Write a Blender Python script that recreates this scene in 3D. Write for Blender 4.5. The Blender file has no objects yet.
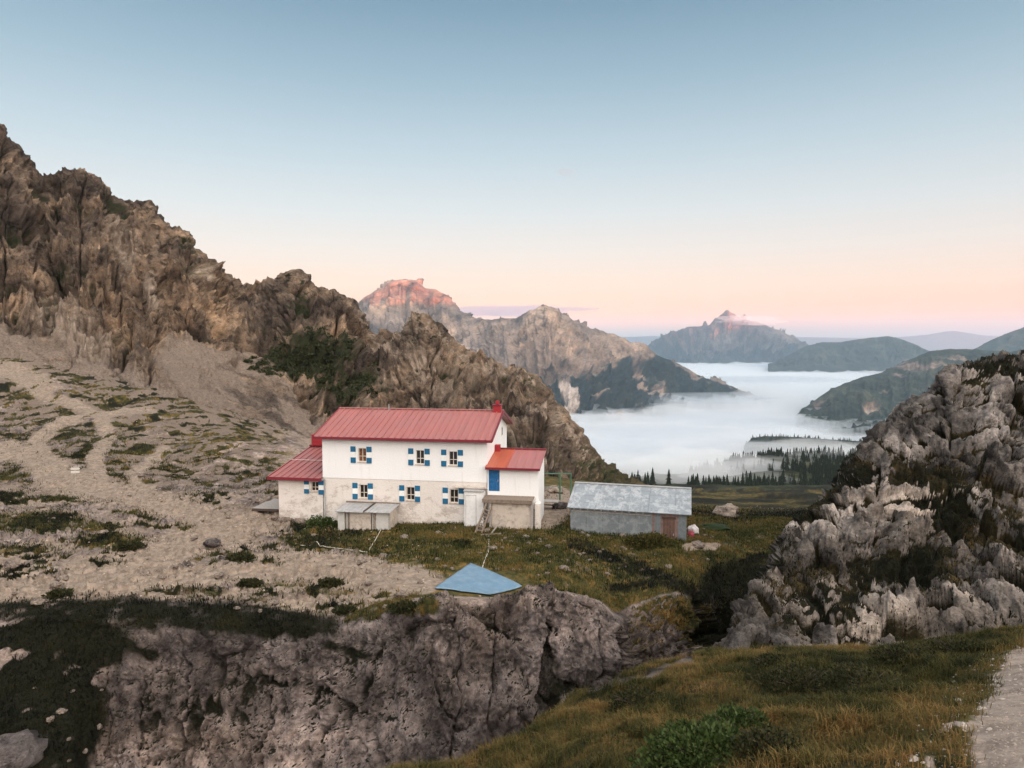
import bpy, bmesh, math, random
import numpy as np
from mathutils import Vector, Matrix
from mathutils.bvhtree import BVHTree

random.seed(7)
RNG = np.random.default_rng(7)
scene = bpy.context.scene
COL = scene.collection
F = 682.7
PITCH = math.radians(3.687)
CP, SP = math.cos(PITCH), math.sin(PITCH)

# ------------------------------------------------------------------ camera
cam_data = bpy.data.cameras.new("camera")
cam_data.sensor_width = 36.0
cam_data.lens = 24.0
cam_data.clip_start = 0.05
cam_data.clip_end = 200000.0
cam = bpy.data.objects.new("camera", cam_data)
cam.rotation_euler = (math.pi / 2 - PITCH, 0, 0)
COL.objects.link(cam)
scene.camera = cam


def unp(u, v, d):
    """real 3D point seen at pixel u,v when it lies d metres ahead of the viewpoint"""
    u = np.asarray(u, float); v = np.asarray(v, float); d = np.asarray(d, float)
    rx = (u - 512.0) / F
    rv = (384.0 - v) / F
    ry = CP + SP * rv
    rz = -SP + CP * rv
    return np.stack([rx / ry * d, d + 0 * rx, rz / ry * d], -1)


def P3(u, v, d):
    return Vector(unp(u, v, d).tolist())


# ------------------------------------------------------------------ noise
_G = np.random.default_rng(3).normal(size=(256, 3))
_G = (_G / np.linalg.norm(_G, axis=1)[:, None]).astype(np.float32)


def _hash(ix, iy, iz, seed):
    h = (ix.astype(np.int64) * 374761393 + iy.astype(np.int64) * 668265263 + iz.astype(np.int64) * 1274126177 + seed * 974711) & 0xFFFFFFFF
    h = ((h ^ (h >> 13)) * 1103515245) & 0xFFFFFFFF
    h = ((h ^ (h >> 15)) * 2246822519) & 0xFFFFFFFF
    return h ^ (h >> 16)


def pn(P, seed=0):
    P = np.asarray(P, np.float32)
    sh = P.shape[:-1]
    P = P.reshape(-1, 3)
    I = np.floor(P).astype(np.int32)
    f = P - I
    w = f * f * f * (f * (f * 6 - 15) + 10)
    out = np.zeros(len(P), np.float32)
    for dx in (0, 1):
        wx = w[:, 0] if dx else 1 - w[:, 0]
        for dy in (0, 1):
            wy = w[:, 1] if dy else 1 - w[:, 1]
            for dz in (0, 1):
                wz = w[:, 2] if dz else 1 - w[:, 2]
                g = _G[_hash(I[:, 0] + dx, I[:, 1] + dy, I[:, 2] + dz, seed) & 255]
                out += wx * wy * wz * (g[:, 0] * (f[:, 0] - dx) + g[:, 1] * (f[:, 1] - dy) + g[:, 2] * (f[:, 2] - dz))
    return (out * 1.5).reshape(sh)


def fbm(P, octv=4, seed=0, gain=0.5, lac=2.03):
    a, s, t = 1.0, 0.0, 0.0
    for o in range(octv):
        s = s + a * pn(np.asarray(P) * lac ** o + 17.3 * o, seed + o)
        t += a
        a *= gain
    return s / t


def ridged(P, octv=4, seed=0, gain=0.55, lac=2.1):
    a, s, t = 1.0, 0.0, 0.0
    for o in range(octv):
        n = 1 - np.abs(pn(np.asarray(P) * lac ** o + 9.1 * o, seed + o)) * 1.6
        s = s + a * n * n
        t += a
        a *= gain
    return s / t


def worley(P, seed=0):
    P = np.asarray(P, np.float32)
    sh = P.shape[:-1]
    P = P.reshape(-1, 3)
    I = np.floor(P).astype(np.int32)
    f1 = np.full(len(P), 9.0, np.float32); f2 = f1.copy(); cid = np.zeros(len(P), np.float32)
    for dx in (-1, 0, 1):
        for dy in (-1, 0, 1):
            for dz in (-1, 0, 1):
                c = I + np.array([dx, dy, dz], np.int32)
                h = _hash(c[:, 0], c[:, 1], c[:, 2], seed)
                q = c + np.stack([(h & 1023), ((h >> 10) & 1023), ((h >> 20) & 1023)], -1).astype(np.float32) / 1023.0
                d = np.sqrt(((q - P) ** 2).sum(1))
                n1 = d < f1
                f2 = np.where(n1, f1, np.minimum(f2, d))
                cid = np.where(n1, ((h >> 5) & 255) / 255.0, cid)
                f1 = np.where(n1, d, f1)
    return f1.reshape(sh), f2.reshape(sh), cid.reshape(sh)


def facets(P, seed=0):
    """tilted flat facets, one per cell: broken-rock relief"""
    P = np.asarray(P, np.float32)
    sh = P.shape[:-1]
    P = P.reshape(-1, 3)
    I = np.floor(P).astype(np.int32)
    f1 = np.full(len(P), 9.0, np.float32); f2 = f1.copy(); val = np.zeros(len(P), np.float32)
    for dx in (-1, 0, 1):
        for dy in (-1, 0, 1):
            for dz in (-1, 0, 1):
                c = I + np.array([dx, dy, dz], np.int32)
                h = _hash(c[:, 0], c[:, 1], c[:, 2], seed)
                q = c + np.stack([(h & 1023), ((h >> 10) & 1023), ((h >> 20) & 1023)], -1).astype(np.float32) / 1023.0
                r = P - q
                d = np.sqrt((r ** 2).sum(1))
                v = (r * _G[(h >> 3) & 255]).sum(1) + (((h >> 7) & 255) / 255.0 - 0.5) * 0.7
                n1 = d < f1
                f2 = np.where(n1, f1, np.minimum(f2, d))
                val = np.where(n1, v, val)
                f1 = np.where(n1, d, f1)
    return val.reshape(sh), (f2 - f1).reshape(sh)


def sstep(a, b, x):
    t = np.clip((x - a) / (b - a), 0, 1)
    return t * t * (3 - 2 * t)


# ------------------------------------------------------------------ parametric sheets
def pchip(x, Y, xq):
    """monotone cubic along axis 0"""
    x = np.asarray(x, float); Y = np.asarray(Y, float)
    h = np.diff(x)
    hs = h.reshape((-1,) + (1,) * (Y.ndim - 1))
    dl = np.diff(Y, axis=0) / hs
    m = np.zeros_like(Y)
    if len(x) > 2:
        w1 = 2 * hs[1:] + hs[:-1]; w2 = hs[1:] + 2 * hs[:-1]
        same = dl[:-1] * dl[1:] > 0
        with np.errstate(divide='ignore', invalid='ignore'):
            hm = (w1 + w2) / (w1 / dl[:-1] + w2 / dl[1:])
        m[1:-1] = np.where(same, hm, 0)
    m[0] = dl[0]; m[-1] = dl[-1]
    k = np.clip(np.searchsorted(x, xq, side='right') - 1, 0, len(x) - 2)
    t = (xq - x[k]) / h[k]
    t = t.reshape((-1,) + (1,) * (Y.ndim - 1)); hk = hs[k]
    t2, t3 = t * t, t * t * t
    return (2 * t3 - 3 * t2 + 1) * Y[k] + (t3 - 2 * t2 + t) * hk * m[k] + (-2 * t3 + 3 * t2) * Y[k + 1] + (t3 - t2) * hk * m[k + 1]


class Sheet:
    def __init__(self, cols, nu, seg, lin=False):
        us = sorted(cols)
        K = np.array([cols[u] for u in us], float)          # cols, rows, 2
        K[..., 1] = np.log(K[..., 1])
        u = np.linspace(us[0], us[-1], nu)
        A = pchip(us, K, u)                                  # nu, rows, 2
        R = A.shape[1]
        t = np.concatenate([np.linspace(i, i + 1, n, endpoint=False) for i, n in enumerate(seg)] + [[R - 1]])
        B = pchip(np.arange(R), A.transpose(1, 0, 2), t)     # nt, nu, 2
        self.V = B[..., 0]; self.D = np.exp(B[..., 1])
        self.U = np.broadcast_to(u, self.V.shape).copy()
        self.T = np.broadcast_to(t[:, None], self.V.shape).copy()
        self.P = unp(self.U, self.V, self.D)

    def normals(self):
        P = self.P
        a = np.gradient(P, axis=1); b = np.gradient(P, axis=0)
        n = np.cross(a, b)
        n /= np.linalg.norm(n, axis=-1, keepdims=True) + 1e-9
        return n

    def build(self, name, mat, attrs=None, smooth=True, kind='structure'):
        nt, nu = self.V.shape
        me = grid_mesh(name, self.P, smooth)
        for k, v in (attrs or {}).items():
            at = me.attributes.new(k, 'FLOAT', 'POINT')
            at.data.foreach_set('value', np.ascontiguousarray(v.reshape(-1), np.float32))
        me.materials.append(mat)
        o = bpy.data.objects.new(name, me)
        COL.objects.link(o)
        if kind:
            o['kind'] = kind
        self.obj = o
        return o

    def bvh(self):
        nt, nu = self.V.shape
        idx = np.arange(nt * nu).reshape(nt, nu)
        q = np.stack([idx[:-1, :-1], idx[:-1, 1:], idx[1:, 1:], idx[1:, :-1]], -1).reshape(-1, 4)
        return BVHTree.FromPolygons([tuple(p) for p in self.P.reshape(-1, 3).tolist()], q.tolist())


def mesh_np(name, verts, faces, smooth=False):
    """fast mesh from arrays; faces is (n,k)"""
    verts = np.ascontiguousarray(verts, np.float32); faces = np.ascontiguousarray(faces, np.int32)
    me = bpy.data.meshes.new(name)
    n, k = faces.shape
    me.vertices.add(len(verts)); me.vertices.foreach_set('co', verts.reshape(-1))
    me.loops.add(n * k); me.loops.foreach_set('vertex_index', faces.reshape(-1))
    me.polygons.add(n)
    me.polygons.foreach_set('loop_start', np.arange(0, n * k, k, dtype=np.int32))
    me.polygons.foreach_set('use_smooth', np.full(n, smooth))
    me.update(calc_edges=True)
    me.validate()
    return me


def grid_mesh(name, P, smooth=True):
    nt, nu = P.shape[:2]
    idx = np.arange(nt * nu).reshape(nt, nu)
    q = np.stack([idx[:-1, :-1], idx[:-1, 1:], idx[1:, 1:], idx[1:, :-1]], -1).reshape(-1, 4)
    return mesh_np(name, P.reshape(-1, 3), q, smooth)


def stroke(U, V, pts, r, vs=2.2):
    """soft distance to a polyline drawn on the ground"""
    best = np.full(U.shape, 1e9)
    if len(pts) == 1:
        pts = pts * 2
    for (x0, y0), (x1, y1) in zip(pts[:-1], pts[1:]):
        dx, dy = x1 - x0, (y1 - y0) * vs
        L = dx * dx + dy * dy + 1e-9
        t = np.clip(((U - x0) * dx + (V - y0) * vs * dy) / L, 0, 1)
        best = np.minimum(best, np.hypot(U - x0 - t * dx, (V - y0) * vs - t * dy))
    return np.clip(1 - best / r, 0, 1)


def blob(U, V, cx, cy, rx, ry):
    return np.clip(1.4 * (1 - np.hypot((U - cx) / rx, (V - cy) / ry)), 0, 1)


# ------------------------------------------------------------------ materials
def lin(r, g, b):
    f = lambda c: (c / 255 / 12.92) if c / 255 <= 0.04045 else ((c / 255 + 0.055) / 1.055) ** 2.4
    return (f(r), f(g), f(b), 1)


class NT:
    def __init__(self, name):
        self.m = bpy.data.materials.new(name)
        self.m.use_nodes = True
        self.t = self.m.node_tree
        self.t.nodes.clear()
        self.out = self.n('ShaderNodeOutputMaterial')

    def n(self, typ, **kw):
        nd = self.t.nodes.new(typ)
        for k, v in kw.items():
            if k.startswith('i_'):
                nd.inputs[k[2:].replace('_', ' ')].default_value = v
            else:
                setattr(nd, k, v)
        return nd

    def l(self, a, b):
        self.t.links.new(a, b)

    def coord(self, scale=(1, 1, 1), loc=(0, 0, 0), rot=(0, 0, 0)):
        tc = self.n('ShaderNodeTexCoord')
        mp = self.n('ShaderNodeMapping')
        mp.inputs['Scale'].default_value = scale
        mp.inputs['Location'].default_value = loc
        mp.inputs['Rotation'].default_value = rot
        self.l(tc.outputs['Object'], mp.inputs['Vector'])
        return mp.outputs['Vector']

    def noise(self, vec, scale, detail=6, rough=0.6, dist=0.0):
        nd = self.n('ShaderNodeTexNoise')
        nd.inputs['Scale'].default_value = scale
        nd.inputs['Detail'].default_value = detail
        nd.inputs['Roughness'].default_value = rough
        nd.inputs['Distortion'].default_value = dist
        self.l(vec, nd.inputs['Vector'])
        return nd.outputs['Fac']

    def ramp(self, fac, stops):
        nd = self.n('ShaderNodeValToRGB')
        cr = nd.color_ramp
        while len(cr.elements) < len(stops):
            cr.elements.new(0.5)
        for e, (p, c) in zip(cr.elements, stops):
            e.position = p
            e.color = c if len(c) == 4 else tuple(c) + (1,)
        self.l(fac, nd.inputs['Fac'])
        return nd.outputs['Color']

    def mix(self, fac, a, b, blend='MIX'):
        nd = self.n('ShaderNodeMix', data_type='RGBA', blend_type=blend)
        for s, x in ((nd.inputs[0], fac), (nd.inputs[6], a), (nd.inputs[7], b)):
            if hasattr(x, 'is_output'):
                self.l(x, s)
            else:
                s.default_value = x
        return nd.outputs[2]

    def math(self, op, a, b=0.0, c=0.0, clamp=False):
        nd = self.n('ShaderNodeMath', operation=op, use_clamp=clamp)
        for s, x in zip(nd.inputs, (a, b, c)):
            if hasattr(x, 'is_output'):
                self.l(x, s)
            else:
                s.default_value = x
        return nd.outputs[0]

    def attr(self, name):
        nd = self.n('ShaderNodeAttribute', attribute_name=name)
        return nd.outputs['Fac']

    def bump(self, h, strength, dist, normal=None):
        nd = self.n('ShaderNodeBump')
        nd.inputs['Strength'].default_value = strength
        nd.inputs['Distance'].default_value = dist
        self.l(h, nd.inputs['Height'])
        if normal is not None:
            self.l(normal, nd.inputs['Normal'])
        return nd.outputs['Normal']

    def bsdf(self, color, rough=0.8, normal=None, metal=0.0, spec=0.3, **kw):
        nd = self.n('ShaderNodeBsdfPrincipled')
        for s, x in (('Base Color', color), ('Roughness', rough), ('Metallic', metal), ('Specular IOR Level', spec)):
            if hasattr(x, 'is_output'):
                self.l(x, nd.inputs[s])
            else:
                nd.inputs[s].default_value = x
        if normal is not None:
            self.l(normal, nd.inputs['Normal'])
        self.l(nd.outputs[0], self.out.inputs['Surface'])
        return self.m


def terrain_mat(name, s, rock, dirt, grass, moss, scree, bump=1.0, streak=0.0, speck=0.5):
    """rock broken by dirt, scree, grass and moss where the mesh attributes say so; s = size in metres of the main rock features"""
    m = NT(name)
    c = m.coord()
    n1 = m.noise(c, 0.35 / s, 8, 0.62, 0.4)
    n2 = m.noise(c, 2.2 / s, 8, 0.7, 0.2)
    n3 = m.noise(c, 14 / s, 5, 0.7)
    rc = m.ramp(n1, [(0.36, rock[0]), (0.5, rock[1]), (0.63, rock[2])])
    if streak:
        cs = m.coord((1, 1, 0.16))
        ns = m.noise(cs, 0.9 / s, 6, 0.6, 0.6)
        sc = m.ramp(ns, [(0.36, (0.42, 0.4, 0.4)), (0.55, (1, 1, 1)), (0.7, (1.0, 0.95, 0.88))])
        rc = m.mix(streak, rc, sc, 'MULTIPLY')
    rc = m.mix(0.95, rc, m.ramp(n2, [(0.38, (0.30, 0.29, 0.29)), (0.47, (0.85, 0.85, 0.85)), (0.56, (1.1, 1.09, 1.08)), (0.66, (1.45, 1.4, 1.34))]), 'MULTIPLY')  # dark speckle holds both lichen and painted-in small shadows
    rc = m.mix(speck, rc, m.ramp(n3, [(0.36, (0.45, 0.45, 0.45)), (0.5, (1, 1, 1)), (0.64, (1.4, 1.4, 1.4))]), 'MULTIPLY')
    nz0 = m.noise(c, 0.05 / (s ** 0.6), 5, 0.65, 0.8)
    rc = m.mix(0.8, rc, m.ramp(nz0, [(0.40, (0.58, 0.59, 0.62)), (0.5, (0.95, 0.95, 0.95)), (0.62, (1.28, 1.18, 1.05))]), 'MULTIPLY')
    dc = m.ramp(n2, [(0.40, dirt[0]), (0.58, dirt[1])])
    dc = m.mix(0.7, dc, m.ramp(n3, [(0.36, (0.7, 0.7, 0.7)), (0.52, (1, 1, 1)), (0.66, (1.15, 1.15, 1.15))]), 'MULTIPLY')
    sc = m.ramp(n3, [(0.35, scree[0]), (0.62, scree[1])])
    gn = m.noise(c, 1.3 / s, 6, 0.65)
    gc = m.ramp(gn, [(0.37, grass[0]), (0.5, grass[1]), (0.62, grass[2])])
    n0 = m.noise(c, 0.045 / (s ** 0.6), 6, 0.7, 0.5)
    gc = m.mix(0.85, gc, m.ramp(n0, [(0.36, (0.42, 0.46, 0.42)), (0.5, (1, 1, 1)), (0.64, (1.45, 1.32, 1.15))]), 'MULTIPLY')
    gc = m.mix(0.8, gc, m.ramp(n3, [(0.34, (0.5, 0.5, 0.5)), (0.5, (1, 1, 1)), (0.7, (1.4, 1.35, 1.2))]), 'MULTIPLY')
    mc = m.ramp(n3, [(0.34, moss[0]), (0.66, moss[1])])

    def edge(a, w=0.16):
        x = m.math('ADD', m.attr(a), m.math('MULTIPLY', m.math('SUBTRACT', n3, 0.5), 0.7))
        x = m.math('SUBTRACT', x, 0.5 - w)
        return m.math('DIVIDE', x, 2 * w, clamp=True)
    col = m.mix(edge('dirt', 0.25), rc, dc)
    col = m.mix(edge('scree', 0.3), col, sc)
    col = m.mix(edge('grass', 0.14), col, gc)
    col = m.mix(edge('moss', 0.2), col, mc)
    flat = m.math('SUBTRACT', 1.0, m.math('MULTIPLY', m.math('MAXIMUM', m.attr('dirt'), m.attr('scree')), 0.9), clamp=True)
    h = m.math('MULTIPLY', m.math('ADD', m.math('MULTIPLY', n2, 1.0), m.math('MULTIPLY', n3, 0.3)), flat)
    nr = m.bump(h, 0.85 * bump, 0.4 * s)
    return m.bsdf(col, 0.92, nr, spec=0.15)


def plain(name, color, rough=0.7, var=0.15, scale=3.0, bump=0.0, bs=20.0, metal=0.0, spec=0.3, dirt=None, dirt_amt=0.5):
    m = NT(name)
    c = m.coord()
    n = m.noise(c, scale, 6, 0.65)
    lo = tuple(x * (1 - var) for x in color[:3]); hi = tuple(min(1, x * (1 + var)) for x in color[:3])
    col = m.ramp(n, [(0.3, lo), (0.7, hi)])
    if dirt:
        n2 = m.noise(c, scale * 2.3, 8, 0.7, 0.5)
        f = m.math('MULTIPLY', m.ramp(n2, [(0.48, (0, 0, 0)), (0.68, (1, 1, 1))]), dirt_amt)
        col = m.mix(f, col, dirt)
    nr = None
    if bump:
        nr = m.bump(m.noise(c, bs, 6, 0.7), bump, 0.05)
    return m.bsdf(col, rough, nr, metal, spec)


# ------------------------------------------------------------------ tagging
def tag(o, label=None, cat=None, group=None, kind=None):
    if label: o['label'] = label
    if cat: o['category'] = cat
    if group: o['group'] = group
    if kind: o['kind'] = kind
    return o


def empty(name, loc, rz=0.0):
    o = bpy.data.objects.new(name, None)
    o.empty_display_size = 0.3
    o.location = loc
    o.rotation_euler = (0, 0, rz)
    COL.objects.link(o)
    return o


class MB:
    """collects boxes, bars and quads into one mesh"""
    def __init__(self):
        self.v = []; self.f = []

    def quad(self, a, b, c, d):
        n = len(self.v); self.v += [tuple(a), tuple(b), tuple(c), tuple(d)]; self.f.append((n, n + 1, n + 2, n + 3))

    def box(self, x0, x1, y0, y1, z0, z1):
        n = len(self.v)
        self.v += [(x, y, z) for z in (z0, z1) for y in (y0, y1) for x in (x0, x1)]
        for f in ((0, 2, 3, 1), (4, 5, 7, 6), (0, 1, 5, 4), (2, 6, 7, 3), (0, 4, 6, 2), (1, 3, 7, 5)):
            self.f.append(tuple(n + i for i in f))
        return self

    def hexa(self, b, t):
        """solid from 4 lower points and 4 upper points in the same order"""
        n = len(self.v)
        self.v += [tuple(p) for p in b] + [tuple(p) for p in t]
        for f in ((3, 2, 1, 0), (4, 5, 6, 7), (0, 1, 5, 4), (1, 2, 6, 5), (2, 3, 7, 6), (3, 0, 4, 7)):
            self.f.append(tuple(n + i for i in f))
        return self

    def bar(self, a, b, w, h=None, up=(0, 0, 1)):
        a = Vector(a); b = Vector(b); h = h or w
        d = (b - a).normalized()
        s = d.cross(Vector(up))
        if s.length < 1e-4:
            s = d.cross(Vector((0, 1, 0)))
        s.normalize(); t = s.cross(d).normalized()
        s *= w / 2; t *= h / 2
        self.hexa([a - s - t, a + s - t, a + s + t, a - s + t], [b - s - t, b + s - t, b + s + t, b - s + t])
        return self

    def tube(self, pts, r, k=6):
        pts = [Vector(p) for p in pts]
        rings = []
        for i, p in enumerate(pts):
            d = (pts[min(i + 1, len(pts) - 1)] - pts[max(i - 1, 0)]).normalized()
            s = d.cross(Vector((0, 0, 1)))
            if s.length < 1e-3:
                s = Vector((1, 0, 0))
            s.normalize(); t = s.cross(d)
            n = len(self.v)
            self.v += [tuple(p + (s * math.cos(a) + t * math.sin(a)) * r) for a in [2 * math.pi * j / k for j in range(k)]]
            rings.append(n)
        for a, b in zip(rings[:-1], rings[1:]):
            for j in range(k):
                self.f.append((a + j, a + (j + 1) % k, b + (j + 1) % k, b + j))
        self.f.append(tuple(rings[0] + j for j in range(k))[::-1])
        self.f.append(tuple(rings[-1] + j for j in range(k)))
        return self

    def build(self, name, mat, parent=None, bevel=0.0, smooth=False, label=None):
        me = bpy.data.meshes.new(name)
        me.from_pydata(self.v, [], self.f)
        bm = bmesh.new(); bm.from_mesh(me)
        bmesh.ops.recalc_face_normals(bm, faces=bm.faces[:])
        if bevel:
            bmesh.ops.remove_doubles(bm, verts=bm.verts[:], dist=1e-5)
            bmesh.ops.bevel(bm, geom=bm.edges[:], offset=bevel, segments=1, affect='EDGES')
        bm.to_mesh(me); bm.free()
        if smooth:
            me.polygons.foreach_set('use_smooth', [True] * len(me.polygons))
        me.materials.append(mat)
        o = bpy.data.objects.new(name, me)
        COL.objects.link(o)
        if parent:
            o.parent = parent
        if label:
            o['label'] = label
        return o


# ------------------------------------------------------------------ world and sun
SUN_AZ = math.radians(30)      # behind the viewpoint, a little to the right
SUN_EL = math.radians(0.9)
world = bpy.data.worlds.new("World")
scene.world = world
world.use_nodes = True
wt = world.node_tree
wt.nodes.clear()


def W(typ, **kw):
    nd = wt.nodes.new(typ)
    for k, v in kw.items():
        setattr(nd, k, v)
    return nd


sky = W('ShaderNodeTexSky', sky_type='NISHITA')
sky.sun_disc = False
sky.sun_elevation = math.radians(2)
# Blender: rotation 0 puts the sun on +Y, growing clockwise seen from above
sky.sun_rotation = math.pi - SUN_AZ
sky.altitude = 2200
tc = W('ShaderNodeTexCoord')
sep = W('ShaderNodeSeparateXYZ')
wt.links.new(tc.outputs['Generated'], sep.inputs[0])
sc2 = W('ShaderNodeMath', operation='MULTIPLY', use_clamp=True)
sc2.inputs[1].default_value = 2.0
wt.links.new(sep.outputs['Z'], sc2.inputs[0])


def wramp(stops):
    r = W('ShaderNodeValToRGB')
    while len(r.color_ramp.elements) < len(stops):
        r.color_ramp.elements.new(0.5)
    for e, (p, c) in zip(r.color_ramp.elements, stops):
        e.position = p; e.color = c
    wt.links.new(sc2.outputs[0], r.inputs[0])
    return r


SKYF = [(0.0, lin(140, 160, 175)), (0.020, lin(182, 168, 166)), (0.045, lin(246, 182, 148)), (0.085, lin(250, 196, 160)),
        (0.15, lin(243, 212, 190)), (0.24, lin(230, 219, 210)), (0.36, lin(210, 217, 218)), (0.52, lin(180, 201, 210)),
        (0.70, lin(142, 174, 190)), (0.86, lin(108, 146, 168)), (1.0, lin(88, 126, 152))]
rf = wramp(SKYF)
rb = wramp([(0.0, (0.78, 0.60, 0.48, 1)), (0.15, (0.95, 0.79, 0.66, 1)), (0.40, (1.0, 0.89, 0.79, 1)), (0.70, (0.86, 0.81, 0.76, 1)), (1.0, (0.70, 0.69, 0.68, 1))])
wt.links.new(sep.outputs['Z'], rb.inputs[0])
bs = W('ShaderNodeVectorMath', operation='SCALE')
bs.inputs["Scale"].default_value = 4.3
wt.links.new(rb.outputs[0], bs.inputs[0])
dt = W('ShaderNodeVectorMath', operation='DOT_PRODUCT')
GL = math.radians(48)
dt.inputs[1].default_value = (math.sin(SUN_AZ) * math.cos(GL), -math.cos(SUN_AZ) * math.cos(GL), math.sin(GL))
wt.links.new(tc.outputs['Generated'], dt.inputs[0])
mr = W('ShaderNodeMapRange', interpolation_type='SMOOTHSTEP')
mr.inputs['From Min'].default_value = 0.2
mr.inputs['From Max'].default_value = 0.98
wt.links.new(dt.outputs['Value'], mr.inputs['Value'])
mx = W('ShaderNodeMix', data_type='RGBA')
wt.links.new(mr.outputs[0], mx.inputs[0])
wt.links.new(rf.outputs[0], mx.inputs[6])
wt.links.new(bs.outputs[0], mx.inputs[7])
bg1 = W('ShaderNodeBackground')
bg1.inputs['Strength'].default_value = 0.015
wt.links.new(sky.outputs[0], bg1.inputs['Color'])
bg2 = W('ShaderNodeBackground')
bg2.inputs['Strength'].default_value = 0.2375
wt.links.new(mx.outputs[2], bg2.inputs['Color'])
ad = W('ShaderNodeAddShader')
wo = W('ShaderNodeOutputWorld')
wt.links.new(bg1.outputs[0], ad.inputs[0])
wt.links.new(bg2.outputs[0], ad.inputs[1])
wt.links.new(ad.outputs[0], wo.inputs[0])

sl = bpy.data.lights.new("sun", 'SUN')
sl.energy = 5.0
sl.angle = math.radians(0.5)
sl.color = (1.0, 0.19, 0.07)
so = bpy.data.objects.new("sun", sl)
COL.objects.link(so)
to_sun = Vector((math.sin(SUN_AZ) * math.cos(SUN_EL), -math.cos(SUN_AZ) * math.cos(SUN_EL), math.sin(SUN_EL)))
so.rotation_euler = to_sun.to_track_quat('Z', 'Y').to_euler()

vs = scene.view_settings
vs.view_transform = 'Standard'
vs.look = 'None'
vs.gamma = 1.0
vs.use_curve_mapping = False
vs.exposure = 2.05
cy = scene.cycles
cy.use_denoising = True
cy.max_bounces = 12
cy.diffuse_bounces = 3
cy.glossy_bounces = 2
cy.transmission_bounces = 2
cy.transparent_max_bounces = 8
cy.volume_bounces = 8
cy.sample_clamp_indirect = 1.5

# ------------------------------------------------------------------ colours of the ground
ROCK_BROWN = [(0.082, 0.061, 0.048), (0.172, 0.128, 0.096), (0.345, 0.248, 0.172)]
ROCK_PINK = [(0.085, 0.067, 0.060), (0.20, 0.160, 0.142), (0.36, 0.292, 0.262)]
ROCK_PALE = [(0.055, 0.048, 0.043), (0.185, 0.16, 0.142), (0.46, 0.40, 0.355)]
DIRT = [(0.17, 0.128, 0.096), (0.285, 0.222, 0.172)]
GRASS = [(0.022, 0.025, 0.008), (0.070, 0.060, 0.019), (0.15, 0.092, 0.028)]
GRASS_DULL = [(0.045, 0.036, 0.02), (0.08, 0.062, 0.034), (0.125, 0.092, 0.052)]
MOSS = [(0.003, 0.0035, 0.0018), (0.015, 0.014, 0.0055)]
SCREE = [(0.098, 0.074, 0.058), (0.20, 0.152, 0.118)]

MAT_NEAR = terrain_mat('near_ground', 1.0, ROCK_PINK, [(0.20, 0.155, 0.125), (0.32, 0.255, 0.208)], GRASS, MOSS, SCREE, 0.8)
MAT_PLATEAU = terrain_mat('plateau_ground', 0.9, ROCK_PINK, DIRT, GRASS, MOSS, SCREE, 0.75, streak=0.3)
MAT_SIDE = terrain_mat('mountainside_rock', 5.0, ROCK_BROWN, DIRT, GRASS_DULL, [(0.012, 0.016, 0.006), (0.045, 0.045, 0.02)], SCREE, 1.0, streak=0.8)
MAT_CROP = terrain_mat('outcrop_rock', 1.6, ROCK_PALE, DIRT, [(0.016, 0.013, 0.006), (0.042, 0.031, 0.013), (0.08, 0.055, 0.021)], MOSS, SCREE, 0.9)

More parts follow.
